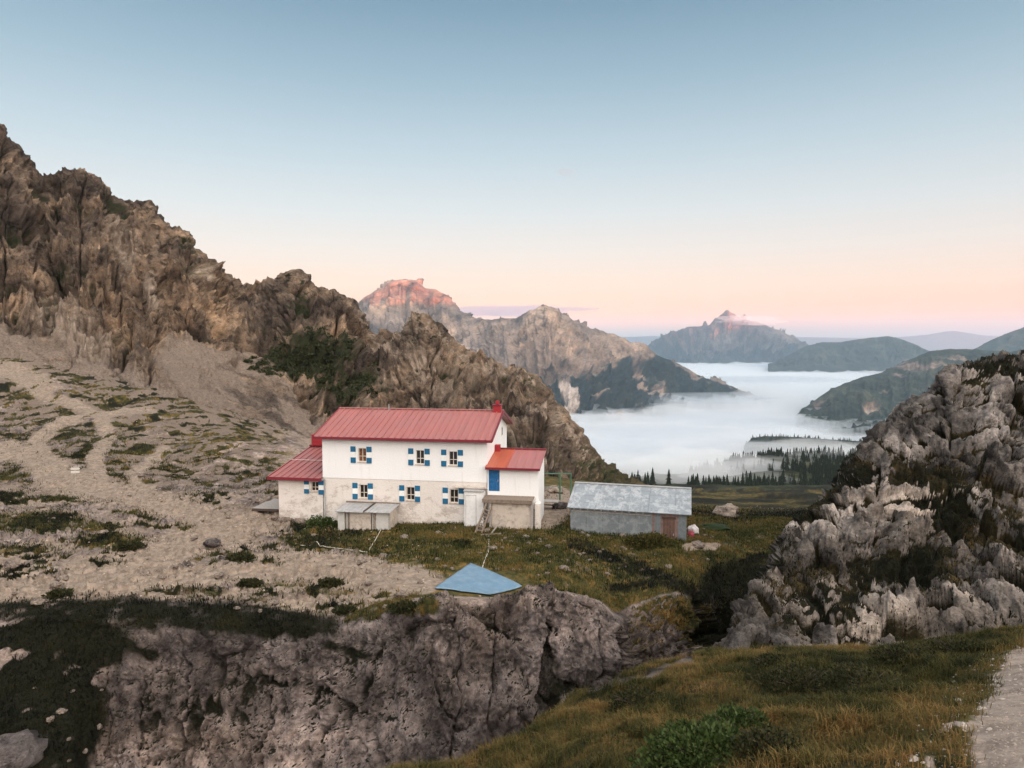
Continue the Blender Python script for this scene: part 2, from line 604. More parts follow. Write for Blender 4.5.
# ------------------------------------------------------------------ plateau, ravine cliff and valley meadow
CB = {
 -150: [(900,21),(768,24),(690,27.5),(632,31),(612,32.5),(570,38),(528,47),(480,64),(415,95),(350,132),(338,160),(345,200)],
 0: [(900,21),(768,24.3),(690,27.8),(628,31),(604,32.8),(570,38),(527,47),(472,66),(412,95),(348,132),(338,160),(345,200)],
 70: [(900,22),(768,25),(690,28),(622,31),(602,32.6),(567,38),(525,47.5),(475,64),(424,88),(370,120),(360,150),(365,190)],
 110: [(900,25),(768,27.3),(705,28.7),(632,30.6),(602,32.5),(566,38),(524,48),(477,63),(428,86),(380,116),(370,146),(375,186)],
 200: [(900,26),(768,27.8),(710,28.8),(640,30.2),(603,32.3),(565,38),(522,48.5),(482,61),(445,78),(402,105),(395,130),(400,170)],
 260: [(900,26),(768,27.7),(710,28.8),(640,30),(608,31.8),(565,38),(520,49.5),(484,60),(452,75),(425,98),(420,120),(425,160)],
 330: [(900,25.5),(768,27.2),(710,28.3),(640,29.6),(618,31),(570,37),(521,50),(490,58),(470,68),(447,90),(445,110),(450,150)],
 390: [(900,24.5),(768,26.2),(690,27.8),(622,29.3),(602,31.5),(565,37),(522,49.5),(490,59),(472,71),(455,93),(455,110),(462,150)],
 440: [(900,24),(768,26),(680,28),(607,29.6),(596,32),(562,37.5),(524,48.5),(494,58),(478,71),(462,95),(462,110),(470,150)],
 500: [(900,24),(768,26.3),(680,28.2),(600,30),(597,33),(563,38),(526,47.5),(500,57),(485,70),(472,95),(474,120),(480,150)],
 560: [(900,24),(760,27),(670,28.6),(593,30.2),(592,34),(562,38.5),(529,47),(503,56),(490,69),(478,97),(478,130),(484,160)],
 598: [(900,24),(750,27),(680,28.5),(602,29.8),(600,34.5),(570,39),(533,46.7),(510,56),(495,71),(483,108),(482,150),(484,300)],
 618: [(900,24),(750,27.3),(690,28.6),(630,29.6),(612,34.5),(574,39),(534,46.5),(512,56),(497,72),(487,110),(488,160),(496,400)],
 632: [(900,27),(740,30),(690,32),(645,33.5),(605,36),(574,39.5),(535,46.3),(513,56),(499,73),(490,112),(490,170),(496,480)],
 680: [(900,27),(740,31),(680,33),(645,34),(592,36),(565,40),(537,46),(516,56),(504,74),(496,114),(493,200),(496,520)],
 700: [(900,27),(740,31),(680,34),(645,36),(590,38.5),(562,42),(539,47),(518,57),(506,75),(497,115),(493,220),(496,530)],
 725: [(900,27),(740,32),(680,36),(630,38.5),(585,42),(560,44),(541,47.5),(521,57),(508,76),(498,116),(493,230),(496,540)],
 760: [(900,27),(740,32),(680,36),(620,39),(580,42.5),(560,44.5),(543,48),(523,57),(509,77),(499,117),(493,230),(496,550)],
 900: [(900,27),(740,32),(680,36),(620,39),(580,42.5),(560,44.5),(543,48),(522,57),(508,77),(498,117),(493,230),(496,550)],
}
B = Sheet(CB, 1050, [24, 70, 100, 60, 40, 60, 56, 56, 56, 20, 16])
U, V, T, Pq = B.U, B.V, B.T, B.P
N0 = B.normals()
# how rocky: the ravine wall is rough, the yard of the hut nearly smooth
face = sstep(3.7, 2.9, T) * sstep(20, 80, U)
gully = sstep(150, 85, U + 26 * pn(Pq / 3.0, 4) + (V - 690) * 0.35) * sstep(3.6, 3.0, T)
second = sstep(622, 640, U) * sstep(4.2, 3.4, T)
pit = sstep(690, 712, U) * sstep(5.2, 4.4, T)  # cleft: its shade and its dark green moss both go into the moss colour
kr = int((T[:, 0] < 4.6).sum())
Pall, Uall, Vall = Pq, U, V
Pq, U, V = Pq[:kr], U[:kr], V[:kr]
wq = Pq + 0.35 * np.stack([fbm(Pq / 0.9, 3, 5), fbm(Pq / 0.9, 3, 6), fbm(Pq / 0.9, 3, 7)], -1)
fa, ea = facets(wq * np.array([1 / 3.4, 1 / 3.4, 1 / 5.2]), 11)
fb, eb = facets(wq * np.array([1 / 0.75, 1 / 0.75, 1 / 1.15]), 12)
fc, ec = facets(wq * np.array([1 / 0.3, 1 / 0.3, 1 / 0.42]), 13)
crk = np.abs(pn(np.stack([U / 62 + 0.35 * fbm(Pq / 1.6, 4, 14), V / 420, 0 * U], -1), 15))
rd = 0.7 * (ridged(Pq / np.array([5.0, 5.0, 8.0]), 5, 21) - 0.55) + 0.62 * fa + 0.15 * fb + 0.075 * fc - 0.30 * np.exp(-(crk / 0.018) ** 2) - 0.18 * np.exp(-(ea / 0.05) ** 2) + 0.14 * fbm(Pq / 0.45, 4, 8) + 0.55 * (ridged(wq / np.array([0.95, 0.95, 4.0]), 4, 16) - 0.55) + 0.12 * (ridged(wq / np.array([0.28, 0.28, 0.45]), 3, 17) - 0.55)
Pq, U, V = Pall, Uall, Vall
pad = lambda x: np.concatenate([x, np.zeros((T.shape[0] - kr, T.shape[1]))])
rd, fa, fb, fc = pad(rd), pad(fa), pad(fb), pad(fc)
soft = 0.30 * fbm(Pq / 5.0, 4, 31) + 0.10 * fbm(Pq / 0.9, 3, 32)
far_rough = 1.5 * fbm(Pq / 12.0, 5, 33) + 1.1 * (ridged(Pq / 9.0, 4, 37) - 0.5) * sstep(6.3, 7.3, T)
yard = sstep(5.4, 6.0, T) * sstep(7.0, 6.2, T) * sstep(200, 270, U)
lipslope = sstep(3.9, 4.4, T)
disp = rd * np.clip(face * (1 - 0.75 * gully) + 0.9 * second * (1 - 0.6 * pit), 0, 1) * sstep(4.1, 3.3, T)
disp += second * sstep(4.4, 3.9, T) * (0.45 * fb + 0.22 * fc + 0.3 * fa)
disp += soft * (1 - 0.8 * yard) * (0.6 + 0.7 * gully)
disp += far_rough * sstep(6.2, 7.2, T) * sstep(520, 300, U) * 0.75 + 0.02 * B.D * fbm(Pq / 25.0, 4, 35) * sstep(7.2, 8.5, T) * sstep(560, 640, U)
lipn = stroke(U, V, [(430, 598), (480, 592), (560, 592), (600, 603), (618, 625)], 26, 1.0) * sstep(3.75, 3.2, T)
disp += lipn * (0.7 * fbm(Pq / 1.6, 3, 61))
# low rock ribs running across the tracks
Pp = Pq + 0.5 * fbm(Pq / 2.0, 3, 40)[..., None]
ribs = ridged(Pp / np.array([6.0, 2.2, 3.0]), 4, 41)
plat = sstep(3.9, 4.3, T) * sstep(7.5, 6.2, T) * sstep(440, 330, U)
hl = 3.2 * fbm(Pq / np.array([7.0, 3.5, 4.0]), 4, 42)
step = np.floor(hl / 0.32) * 0.32 + 0.32 * sstep(0.72, 1.0, (hl / 0.32) % 1.0)
disp += plat * (1.0 * (step - hl) + 0.38 * sstep(0.62, 0.9, ribs) + 0.05 * (ridged(Pq / 0.9, 3, 43) - 0.5) + 0.015 * fbm(Pq / 0.3, 2, 44))
B.P = Pq + N0 * disp[..., None] * np.sign(N0[..., 2:3] + 0.2)
nz = np.abs(B.normals()[..., 2])
fine = fbm(Pq / 0.8, 4, 51); mid = fbm(Pq / 3.0, 4, 52); big = fbm(Pq / 9.0, 3, 53)
tracks = np.max([
    stroke(U, V, [(-60, 600), (60, 588), (130, 572), (190, 545), (240, 528), (262, 520)], 36),
    stroke(U, V, [(60, 588), (200, 575), (300, 572), (420, 585)], 28),
    stroke(U, V, [(230, 530), (180, 508), (110, 492), (60, 478), (20, 452), (-40, 440)], 34),
    stroke(U, V, [(100, 490), (95, 460), (108, 438), (100, 415), (75, 405), (40, 395)], 13),
    stroke(U, V, [(60, 470), (35, 440), (60, 425), (110, 412), (150, 410)], 12),
    stroke(U, V, [(150, 505), (130, 470), (165, 450)], 10),
    stroke(U, V, [(300, 560), (360, 566), (420, 580)], 34),
    stroke(U, V, [(-20, 365), (20, 375), (45, 388)], 26),
    stroke(U, V, [(545, 520), (560, 505), (556, 495)], 26),
    stroke(U, V, [(690, 547), (712, 546)], 12)], 0)
slope_zone = sstep(505, 470, V + 8 * mid) * sstep(330, 250, U)
grass = np.zeros_like(U)
patch = fbm(Pq / np.array([2.6, 1.6, 1.6]), 5, 54)
strip = fbm(np.stack([U / 55, V / 9.0, 0 * U], -1), 5, 55)
grass += slope_zone * np.clip(0.46 + 3.6 * patch + 1.0 * big + 1.4 * fine, 0, 1)
lowp = sstep(478, 500, V) * sstep(3.95, 4.3, T) * sstep(460, 400, U)
grass = np.maximum(grass, lowp * sstep(0.04, 0.26, strip + 0.7 * fine + 0.35 * mid) * 0.95)
grass = np.maximum(grass, sstep(230, 330, U + 25 * mid) * sstep(520, 545, V + 0 * U) * sstep(595, 575, V - 10 * sstep(430, 480, U)) * sstep(420, 400, U - 1.2 * (590 - V)) * (0.55 + 0.9 * mid + 0.5 * fine))
mead = sstep(405, 440, U + 0.75 * (V - 560)) * sstep(3.85, 4.15, T)
grass = np.maximum(grass, mead * (0.95 + 0.9 * fine * sstep(620, 560, V) + 0.6 * mid))
grass = np.maximum(grass, sstep(285, 300, U) * sstep(512, 522, V) * sstep(562, 540, V) * (0.9 + 0.8 * mid + 0.5 * fine) * sstep(5.0, 5.3, T))
grass = np.maximum(grass, sstep(470, 500, U) * sstep(6.3, 6.8, T) * (0.85 + 0.6 * fine))
for cx, cy_, rx, ry, wt_ in ((40, 522, 70, 18, 1.0), (110, 540, 50, 12, .9), (20, 548, 60, 9, .6), (150, 515, 40, 7, .6), (95, 500, 45, 6, .6), (240, 556, 22, 8, .9), (60, 595, 40, 7, .7), (265, 577, 18, 7, .8), (200, 590, 40, 6, .7), (330, 590, 60, 8, .6), (390, 560, 60, 8, .7), (300, 540, 30, 9, .9), (360, 575, 30, 8, .6), (420, 612, 40, 8, .7), (250, 598, 40, 6, .6)):
    grass = np.maximum(grass, blob(U, V, cx, cy_, rx, ry) * wt_ * (1 + 1.1 * fine + 0.5 * mid))
grass = grass * (1 - 0.95 * np.clip(tracks * 1.6 + 0.4 * mid, 0, 1) * sstep(0.05, 0.25, tracks))
fringe = sstep(2.9, 3.3, T + 0.5 * mid) * sstep(4.35, 3.95, T + 0.25 * fine) * sstep(360, 320, U + 30 * mid)
ledge = sstep(0.80, 0.92, nz + 0.35 * mid) * sstep(3.6, 3.2, T) * face * 0.9
top2 = second * sstep(0.55, 0.75, nz + 0.4 * mid + 0.15 * sstep(3.0, 3.6, T))
grass = np.maximum(grass, np.clip(top2 * 1.3 + second * sstep(0.05, .3, mid) * .8, 0, 1))
grass = np.maximum(grass, sstep(325, 345, U) * sstep(450, 430, U) * sstep(3.2, 3.6, T) * sstep(4.3, 4.0, T) * (0.5 + 1.2 * mid + 1.0 * fine))
moss = np.maximum.reduce([fringe * (0.75 + 0.6 * fine), gully * (0.95 + 0.7 * fine + 0.5 * mid - 2.0 * sstep(.16, .38, fbm(Pq / 1.8, 3, 71))), ledge * 0.9, pit * (0.8 + 0.6 * mid)])
hollow = sstep(-0.22, -0.55, rd) * face * (0.7 + 0.8 * mid)  # dark colour in the hollows of the cliff face
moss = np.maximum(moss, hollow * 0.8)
moss = np.maximum(moss, sstep(590, 625, U) * sstep(2.35, 1.9, T) * (0.9 + .5 * fine))
for pts, r in (([(575, 545), (640, 570), (690, 590)], 20), ([(360, 655), (330, 645)], 14), ([(120, 640), (150, 655)], 14), ([(700, 600), (720, 570), (760, 560)], 20), ([(610, 590), (650, 585)], 14)):
    moss = np.maximum(moss, stroke(U, V, pts, r, 1.6) * (1.0 + 1.2 * fine))
dirt = np.clip(sstep(3.9, 4.15, T) * (0.75 + 0.9 * mid + 0.4 * fine) + tracks, 0, 1)
dirt *= 1 - np.clip(sstep(0.60, 0.76, ribs + 0.2 * fine) * plat * 0.95 + slope_zone * sstep(0.0, 0.25, fbm(Pq / 3.5, 4, 56)), 0, 0.9) * (1 - np.clip(tracks, 0, 1))
vdark = sstep(6.5, 7.5, T + 0.5 * mid) * sstep(600, 650, U)
moss = np.maximum(moss, vdark * (0.62 + 1.3 * big + 0.5 * fine))
dirt *= 1 - 0.62 * slope_zone * (1 - np.clip(tracks * 1.5, 0, 1))
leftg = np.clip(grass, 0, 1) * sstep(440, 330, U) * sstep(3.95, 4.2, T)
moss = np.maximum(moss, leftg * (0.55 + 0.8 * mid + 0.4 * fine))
scree = sstep(7.6, 8.3, T + 0.4 * mid) * sstep(330, 240, U) * (0.8 + 0.9 * fine)
run = fbm(np.stack([(U * 0.55 + V) / 9.0, (U - 0.55 * V) / 80.0, 0 * U], -1), 5, 57)
scree *= 1 - 0.8 * sstep(0.12, 0.3, run)
scree = np.maximum(scree, slope_zone * (0.62 + 1.3 * mid + 0.9 * fine)) * (1 - np.clip(tracks * 2.2, 0, 1))
dirt = np.clip(dirt + sstep(7.2, 7.8, T) * sstep(-0.05, -0.3, run) * 0.9, 0, 1)
grass = np.maximum(grass, sstep(7.2, 7.8, T) * sstep(330, 250, U) * sstep(0.18, 0.36, run + 0.5 * fine) * 0.8)
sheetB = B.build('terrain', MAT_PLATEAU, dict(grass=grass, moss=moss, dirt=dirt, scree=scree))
B.grass = np.clip(grass, 0, 1) * (1 - np.clip(moss, 0, 1)); B.moss = np.clip(moss, 0, 1)
bvhB = B.bvh()


def ground(x, y, bvh=None):
    h = (bvh or bvhB).ray_cast(Vector((x, y, 400)), Vector((0, 0, -1)))
    return h[0].z if h[0] is not None else -13.2


def gpt(u, v, bvh=None):
    """the ground seen at a pixel"""
    d = P3(u, v, 1.0).normalized()
    h = (bvh or bvhB).ray_cast(Vector((0, 0, 0)), d)
    return h[0] if h[0] is not None else P3(u, v, 45)


# ------------------------------------------------------------------ near bank with the gravel path
CA = {
 300: [(1500,3.4),(900,8.5),(830,10.5),(800,11.5),(840,12.5),(900,17)],
 450: [(1500,3.2),(860,9.2),(790,11.3),(766,12.5),(800,14),(900,18)],
 520: [(1500,3.1),(830,9.0),(765,11.8),(735,14),(770,16),(860,20)],
 560: [(1500,3.1),(810,9),(745,12.2),(706,15.5),(740,17.5),(840,21)],
 610: [(1500,3.0),(790,8.7),(730,12.3),(685,17),(715,19),(800,22)],
 700: [(1500,2.9),(775,8.2),(712,12),(656,18.5),(690,20.5),(770,24)],
 790: [(1500,2.8),(768,7.8),(705,11.5),(650,19),(680,21),(760,24)],
 870: [(1500,2.7),(766,7.3),(702,10.8),(651,18.5),(680,20.5),(760,23)],
 950: [(1500,2.6),(765,6.8),(700,10.2),(641,18),(675,20),(755,22)],
 1010: [(1500,2.5),(764,6.5),(698,9.6),(633,17.5),(668,19.5),(750,22)],
 1100: [(1500,2.4),(762,6.2),(692,9.2),(622,17),(655,19),(740,22)],
 1350: [(1500,2.3),(760,6.0),(685,9),(605,17),(640,19),(720,22)],
}
A = Sheet(CA, 560, [30, 80, 90, 40, 16])
N0 = A.normals()
apath = stroke(A.U, A.V, [(1120, 800), (1040, 748), (1062, 702), (1096, 662), (1150, 630)], 82, 1.0)
apath = np.clip(apath * 2.2 + 0.35 * fbm(A.P / 0.7, 4, 2) * sstep(0, .3, apath), 0, 1)
dispA = (0.35 * fbm(A.P / 2.2, 4, 1) + 0.06 * fbm(A.P / 0.4, 3, 3)) * (1 - 0.9 * apath)
dispA += apath * (0.015 * fbm(A.P / 0.08, 2, 4))
A.P = A.P + N0 * dispA[..., None]
fineA = fbm(A.P / 0.35, 4, 5); midA = fbm(A.P / 1.6, 3, 6)
gA = np.clip(1.05 + 0.5 * fineA - apath * 1.6, 0, 1)
stony = stroke(A.U, A.V, [(1005, 672), (965, 705), (942, 745), (920, 790)], 36, 1.0)
gA = gA * (1 - np.clip(stony * (0.10 + 2.6 * fineA), 0, 1) * 0.9)
rim = stroke(A.U, A.V, [(590, 692), (640, 680), (690, 660)], 5, 1.0)
gA = gA * (1 - np.clip(rim * (1.5 + 2 * fineA), 0, 1))
A.build('grassy_bank', MAT_NEAR, dict(grass=gA, moss=np.clip(0.35 + 1.1 * midA - apath, 0, 1) * 0.75, dirt=np.clip(apath * 1.4 + 1.2 * stony, 0, 1), scree=0 * gA))
A.gr = gA
bvhA = A.bvh()

# ------------------------------------------------------------------ mountainside on the left
cr = [(-170, 60, 205), (-60, 105, 205), (0, 130, 205), (25, 152, 208), (45, 172, 210), (75, 168, 216), (100, 176, 220), (125, 197, 222), (150, 204, 222), (165, 226, 224), (190, 231, 226), (215, 262, 226),
      (250, 284, 226), (270, 283, 224), (293, 272, 222), (310, 284, 220), (345, 297, 216), (358, 312, 214), (378, 331, 212), (400, 330, 208), (412, 318, 206), (425, 315, 205), (450, 334, 202), (470, 352, 198), (500, 365, 192), (540, 379, 186),
      (560, 400, 182), (580, 425, 178), (595, 447, 175), (606, 462, 172), (640, 482, 166), (690, 500, 160)]
bs_u = [-170, 0, 100, 150, 200, 250, 310, 400, 500, 560, 606, 640, 690]
bs_v = [352, 350, 382, 394, 410, 432, 452, 476, 490, 484, 482, 494, 512]
bs_d = [126, 126, 112, 105, 98, 92, 96, 112, 112, 112, 122, 122, 122]
CC = {}
for (u, v, d) in cr:
    bv = float(np.interp(u, bs_u, bs_v)); bd = float(np.interp(u, bs_u, bs_d))
    dv = bv - v
    CC[u] = [(bv + 22, bd * 0.93), (bv, bd), (bv - 0.30 * dv, bd + 0.40 * (d - bd)), (bv - 0.66 * dv, bd + 0.66 * (d - bd)), (v, d), (v + 20, d * 1.06), (v + 90, d * 1.3)]
C = Sheet(CC, 880, [6, 100, 140, 150, 10, 6])
N0 = C.normals()
Pq = C.P; U, V, T = C.U, C.V, C.T
scz = np.max([stroke(U, V, [(190, 365), (235, 392), (275, 425), (320, 455)], 52, 1.3), stroke(U, V, [(250, 360), (285, 395), (305, 430)], 22, 1.0), stroke(U, V, [(0, 345), (40, 360), (120, 385), (200, 425), (260, 445)], 34, 1.3)], 0)
scz = np.clip(scz * 1.9, 0, 1)
green = np.max([stroke(U, V, [(266, 360), (300, 356), (345, 348)], 27, 1.1), stroke(U, V, [(330, 385), (365, 375)], 20, 1.0), 0.4 * stroke(U, V, [(500, 440), (545, 458), (600, 476), (680, 505)], 30, 1.2)], 0)
wob = Pq + 2.2 * np.stack([fbm(Pq / 7, 3, 90), fbm(Pq / 14, 3, 91), fbm(Pq / 14, 3, 92)], -1)
gl = ridged(np.stack([(U + 12 * fbm(Pq / 20, 2, 95)) / 34, T * 0.7, 0 * U], -1), 4, 81)
big1 = ridged(wob / np.array([26, 26, 34]), 5, 82)
fa, ea = facets(wob / np.array([13.0, 13.0, 24.0]), 83)
fb, eb = facets(wob / np.array([4.6, 4.6, 8.0]), 84)
fc, ec = facets(wob / np.array([1.9, 1.9, 3.0]), 78)
ampC = sstep(0.6, 1.3, T) * (1 - 0.85 * scz)
dC = 7.5 * (big1 - 0.55) + 7.5 * (gl - 0.55) + 4.6 * fa + 1.4 * fb + 0.6 * fc - 1.6 * np.exp(-(ea / 0.05) ** 2) + 1.1 * (ridged(Pq / np.array([3.0, 3.0, 7.0]), 4, 79) - 0.55) + 0.7 * fbm(Pq / 1.3, 3, 85)
zs = (Pq[..., 2] + 0.22 * Pq[..., 0]) / 9.0 + 0.9 * fbm(Pq / 30.0, 3, 97)
saw = zs % 1.0
strat = np.where(saw < 0.75, saw / 0.75, (1 - saw) / 0.25)
dC += 3.0 * (strat - 0.5) * sstep(-0.25, 0.15, fbm(Pq / 25.0, 3, 98)) * sstep(420, 300, U)
deep = np.abs(pn(np.stack([U / 40 + 0.5 * fbm(Pq / 12.0, 4, 99), V / 260, 0 * U], -1), 96))
dC -= 4.5 * np.exp(-(deep / 0.03) ** 2)
flute = ridged(np.stack([(U + 6 * fbm(Pq / 8, 3, 94)) / 15, T * 0.6, 0 * U], -1), 4, 80)
dC += 2.6 * (flute - 0.55) * sstep(310, 380, U) + 0.9 * (flute - 0.55)
dC *= ampC * (1 - 0.6 * sstep(3.6, 4.0, T) * sstep(5, 4, T)) * np.interp(U, [-150, 200, 420, 530, 580, 640], [1.0, 0.9, 0.85, 0.75, 0.5, 0.2])
dC += 1.2 * fbm(Pq / 9.0, 5, 86) * (0.4 + 0.6 * (1 - scz)) + scz * (0.8 * (ridged(Pq / np.array([5.0, 5.0, 5.0]), 4, 76) - 0.5))
runC = fbm(np.stack([(U * 0.62 + V * -1.0) / 11.0, (U + 0.6 * V) / 90.0, 0 * U], -1), 5, 77)
C.P = Pq + N0 * dC[..., None]
nzC = C.normals()[..., 2]
fineC = fbm(Pq / 2.5, 4, 87); midC = fbm(Pq / 9.0, 4, 88)
endg = sstep(560, 640, U + 8 * midC)
gC = endg * 0.9 + np.clip(sstep(0.60, 0.8, nzC + 0.35 * midC) * (0.6 + 0.9 * fineC) * 0.8 + 0.55 * sstep(1.5, 1.0, T) * (1 + fineC) * sstep(420, 470, U), 0, 1) * (1 - scz)
mC = np.clip(green * (1.2 + 1.8 * fineC + midC), 0, 1) + np.clip(sstep(0.1, 0.45, fbm(Pq / 6.0, 4, 89)) * sstep(240, 300, U) * sstep(0.3, 0.7, nzC) * 0.9, 0, 1)
tanC = sstep(310, 380, U) * sstep(1.3, 1.8, T) * (0.30 + 1.0 * midC + 0.8 * fineC)
paleC = np.max([tanC, stroke(U, V, [(552, 398), (566, 425), (588, 448)], 8, 1.0), stroke(U, V, [(500, 428), (535, 445), (565, 458)], 6, 1.6), stroke(U, V, [(118, 235), (128, 258)], 22, .7), stroke(U, V, [(148, 285), (156, 302)], 12, .6), stroke(U, V, [(45, 305), (60, 330), (95, 350)], 30, .8), stroke(U, V, [(200, 268), (204, 278)], 10, .8), stroke(U, V, [(378, 340), (400, 360)], 10, .8)], 0)
hollowC = np.clip(sstep(-0.5, -3.0, dC) * (0.8 + 1.2 * fineC), 0, 1) * (1 - scz)  # dark colour in the recessed parts of the relief
mC = np.maximum(mC, 0.75 * hollowC * (0.7 + 1.2 * midC))
C.build('mountainside', MAT_SIDE, dict(grass=gC, moss=np.clip(mC, 0, 1) * (1 - scz), dirt=np.clip(paleC * (1.0 + 1.2 * fineC) + scz * sstep(0.02, 0.25, runC) * 0.9, 0, 1), scree=np.clip(scz * (1 - 0.7 * sstep(0.02, -0.25, runC)) + 0.5 * sstep(1.5, 1.0, T), 0, 1)))
bvhC = C.bvh()

# ------------------------------------------------------------------ rock outcrop on the right
CD = {
 700: [(720,19),(690,21),(675,22.5),(668,23.2),(662,24),(672,26),(760,32)],
 735: [(720,19),(690,21),(668,22.3),(650,23.4),(636,24.3),(645,27),(700,34)],
 748: [(720,19),(690,21),(655,22.6),(625,24.5),(604,26),(612,29),(680,36)],
 765: [(720,19),(690,21),(650,23),(612,25.5),(578,28.5),(584,33),(650,40)],
 795: [(720,18.8),(690,20.8),(645,23.3),(595,27),(532,35),(536,40),(600,50)],
 830: [(720,18.6),(690,20.6),(642,23.4),(580,28.5),(490,39.5),(492,46),(560,58)],
 880: [(720,18.4),(690,20.4),(642,23.4),(560,30.5),(430,43.5),(432,50),(520,64)],
 905: [(720,18.3),(690,20.3),(641,23.4),(552,31),(410,45),(412,51),(500,66)],
 935: [(720,18.2),(690,20.2),(640,23.3),(545,31.5),(385,46.5),(386,53),(480,68)],
 955: [(720,18.1),(690,20.1),(638,23.2),(540,31.8),(362,47.5),(364,54),(460,70)],
 1024: [(720,18),(690,20),(634,23),(530,32),(356,48),(358,56),(460,70)],
 1120: [(720,18),(690,19.8),(628,22.8),(520,32),(350,48),(352,56),(460,70)],
 1350: [(720,18),(690,19.5),(615,22.5),(505,32),(330,48),(330,56),(440,70)],
}
D = Sheet(CD, 760, [8, 84, 130, 180, 14, 8])
Pq = D.P; U, V, T = D.U, D.V, D.T
N0 = D.normals()
wob = Pq + 0.4 * np.stack([fbm(Pq / 3, 3, 190), fbm(Pq / 3, 3, 191), fbm(Pq / 3, 3, 192)], -1)
# strata dip to the left
rot = np.array(Matrix.Rotation(math.radians(35), 3, 'Y'))
wr = wob @ rot.T
fa, ea = facets(wr / np.array([4.2, 4.0, 2.6]), 183)
fb, eb = facets(wr / np.array([1.5, 1.5, 1.0]), 184)
fc, ec = facets(wr / np.array([0.42, 0.45, 0.34]), 186)
bigD = ridged(wob / np.array([7, 7, 6]), 5, 182)
dD = 1.35 * (bigD - 0.55) + 1.15 * fa + 0.65 * fb + 0.24 * fc + 0.26 * (ridged(wr / np.array([2.6, 2.6, 0.75]), 4, 192) - 0.55) + 0.10 * (ridged(wr / np.array([0.5, 0.6, 0.3]), 3, 193) - 0.55) - 0.4 * np.exp(-(ea / 0.07) ** 2) - 0.15 * np.exp(-(eb / 0.08) ** 2) + 0.05 * fbm(Pq / 0.6, 4, 185)
dD *= sstep(0.2, 1.0, T) * (1 - 0.35 * sstep(3.8, 4, T)) * np.interp(U, [700, 760, 840, 1000], [0.5, 0.75, 0.9, 1.0])
D.P = Pq + N0 * dD[..., None]
nzD = D.normals()[..., 2]
fineD = fbm(Pq / 0.7, 4, 187); midD = fbm(Pq / 2.6, 4, 188); bgD = fbm(Pq / 7.0, 3, 189)
gz = np.max([stroke(U, V, [(800, 590), (860, 600), (930, 570)], 70, 1.1), stroke(U, V, [(950, 500), (1000, 530), (1060, 560)], 46, 1.0), stroke(U, V, [(985, 372), (1060, 372)], 34, 1.2), stroke(U, V, [(900, 470), (950, 480)], 30, 1), stroke(U, V, [(860, 450), (800, 520)], 16, 1)], 0)
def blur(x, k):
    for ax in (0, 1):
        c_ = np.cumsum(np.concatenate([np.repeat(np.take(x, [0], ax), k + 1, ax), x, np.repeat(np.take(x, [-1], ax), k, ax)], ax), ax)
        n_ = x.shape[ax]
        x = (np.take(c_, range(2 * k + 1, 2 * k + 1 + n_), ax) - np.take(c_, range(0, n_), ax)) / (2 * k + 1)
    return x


joint = sstep(0.0, -0.26, (dD - blur(dD, 9)) + 0.25 * midD + 0.10 * bgD)  # dark plants between the blocks, also standing in for crevice shade
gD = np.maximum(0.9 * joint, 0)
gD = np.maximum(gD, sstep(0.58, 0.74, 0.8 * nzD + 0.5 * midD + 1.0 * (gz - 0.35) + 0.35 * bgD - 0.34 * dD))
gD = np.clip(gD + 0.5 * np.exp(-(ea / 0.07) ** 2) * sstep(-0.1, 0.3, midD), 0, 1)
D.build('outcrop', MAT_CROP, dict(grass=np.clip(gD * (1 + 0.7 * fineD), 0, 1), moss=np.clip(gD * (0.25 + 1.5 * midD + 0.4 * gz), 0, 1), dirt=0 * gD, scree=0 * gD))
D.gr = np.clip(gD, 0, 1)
bvhD = D.bvh()

# ------------------------------------------------------------------ forested rise beyond the meadow
CE = {}
for u_, c_ in ((560, 486), (600, 484), (640, 479), (690, 471), (740, 462), (790, 455), (840, 456), (900, 462), (1000, 474)):
    CE[u_] = [(508, 330), (495, 440), (486 + 0.12 * (c_ - 470), 600), (c_ + 5, 830), (c_, 950), (c_ + 30, 1250)]
E = Sheet(CE, 300, [16, 40, 50, 40, 16])
E.P = E.P + np.array([0, 0, 1.0]) * (10 * fbm(E.P / 90, 4, 201) * sstep(0.5, 1.8, E.T) * sstep(5, 4, E.T))[..., None]
fE = fbm(E.P / 60, 4, 202)
MAT_E = terrain_mat('forest_floor', 14, [(0.12, 0.10, 0.08), (0.2, 0.17, 0.13), (0.3, 0.26, 0.2)], DIRT, [(0.014, 0.020, 0.009), (0.03, 0.036, 0.015), (0.062, 0.06, 0.024)], MOSS, SCREE, 0.6)
E.build('forest_slope', MAT_E, dict(grass=np.clip(0.95 + 1.0 * fE, 0, 1), moss=np.clip(0.25 + 1.9 * fE + 0.3 * sstep(2.0, 3.0, E.T), 0, 1), dirt=0 * fE, scree=0 * fE))
bvhE = E.bvh()

# ------------------------------------------------------------------ far mountains


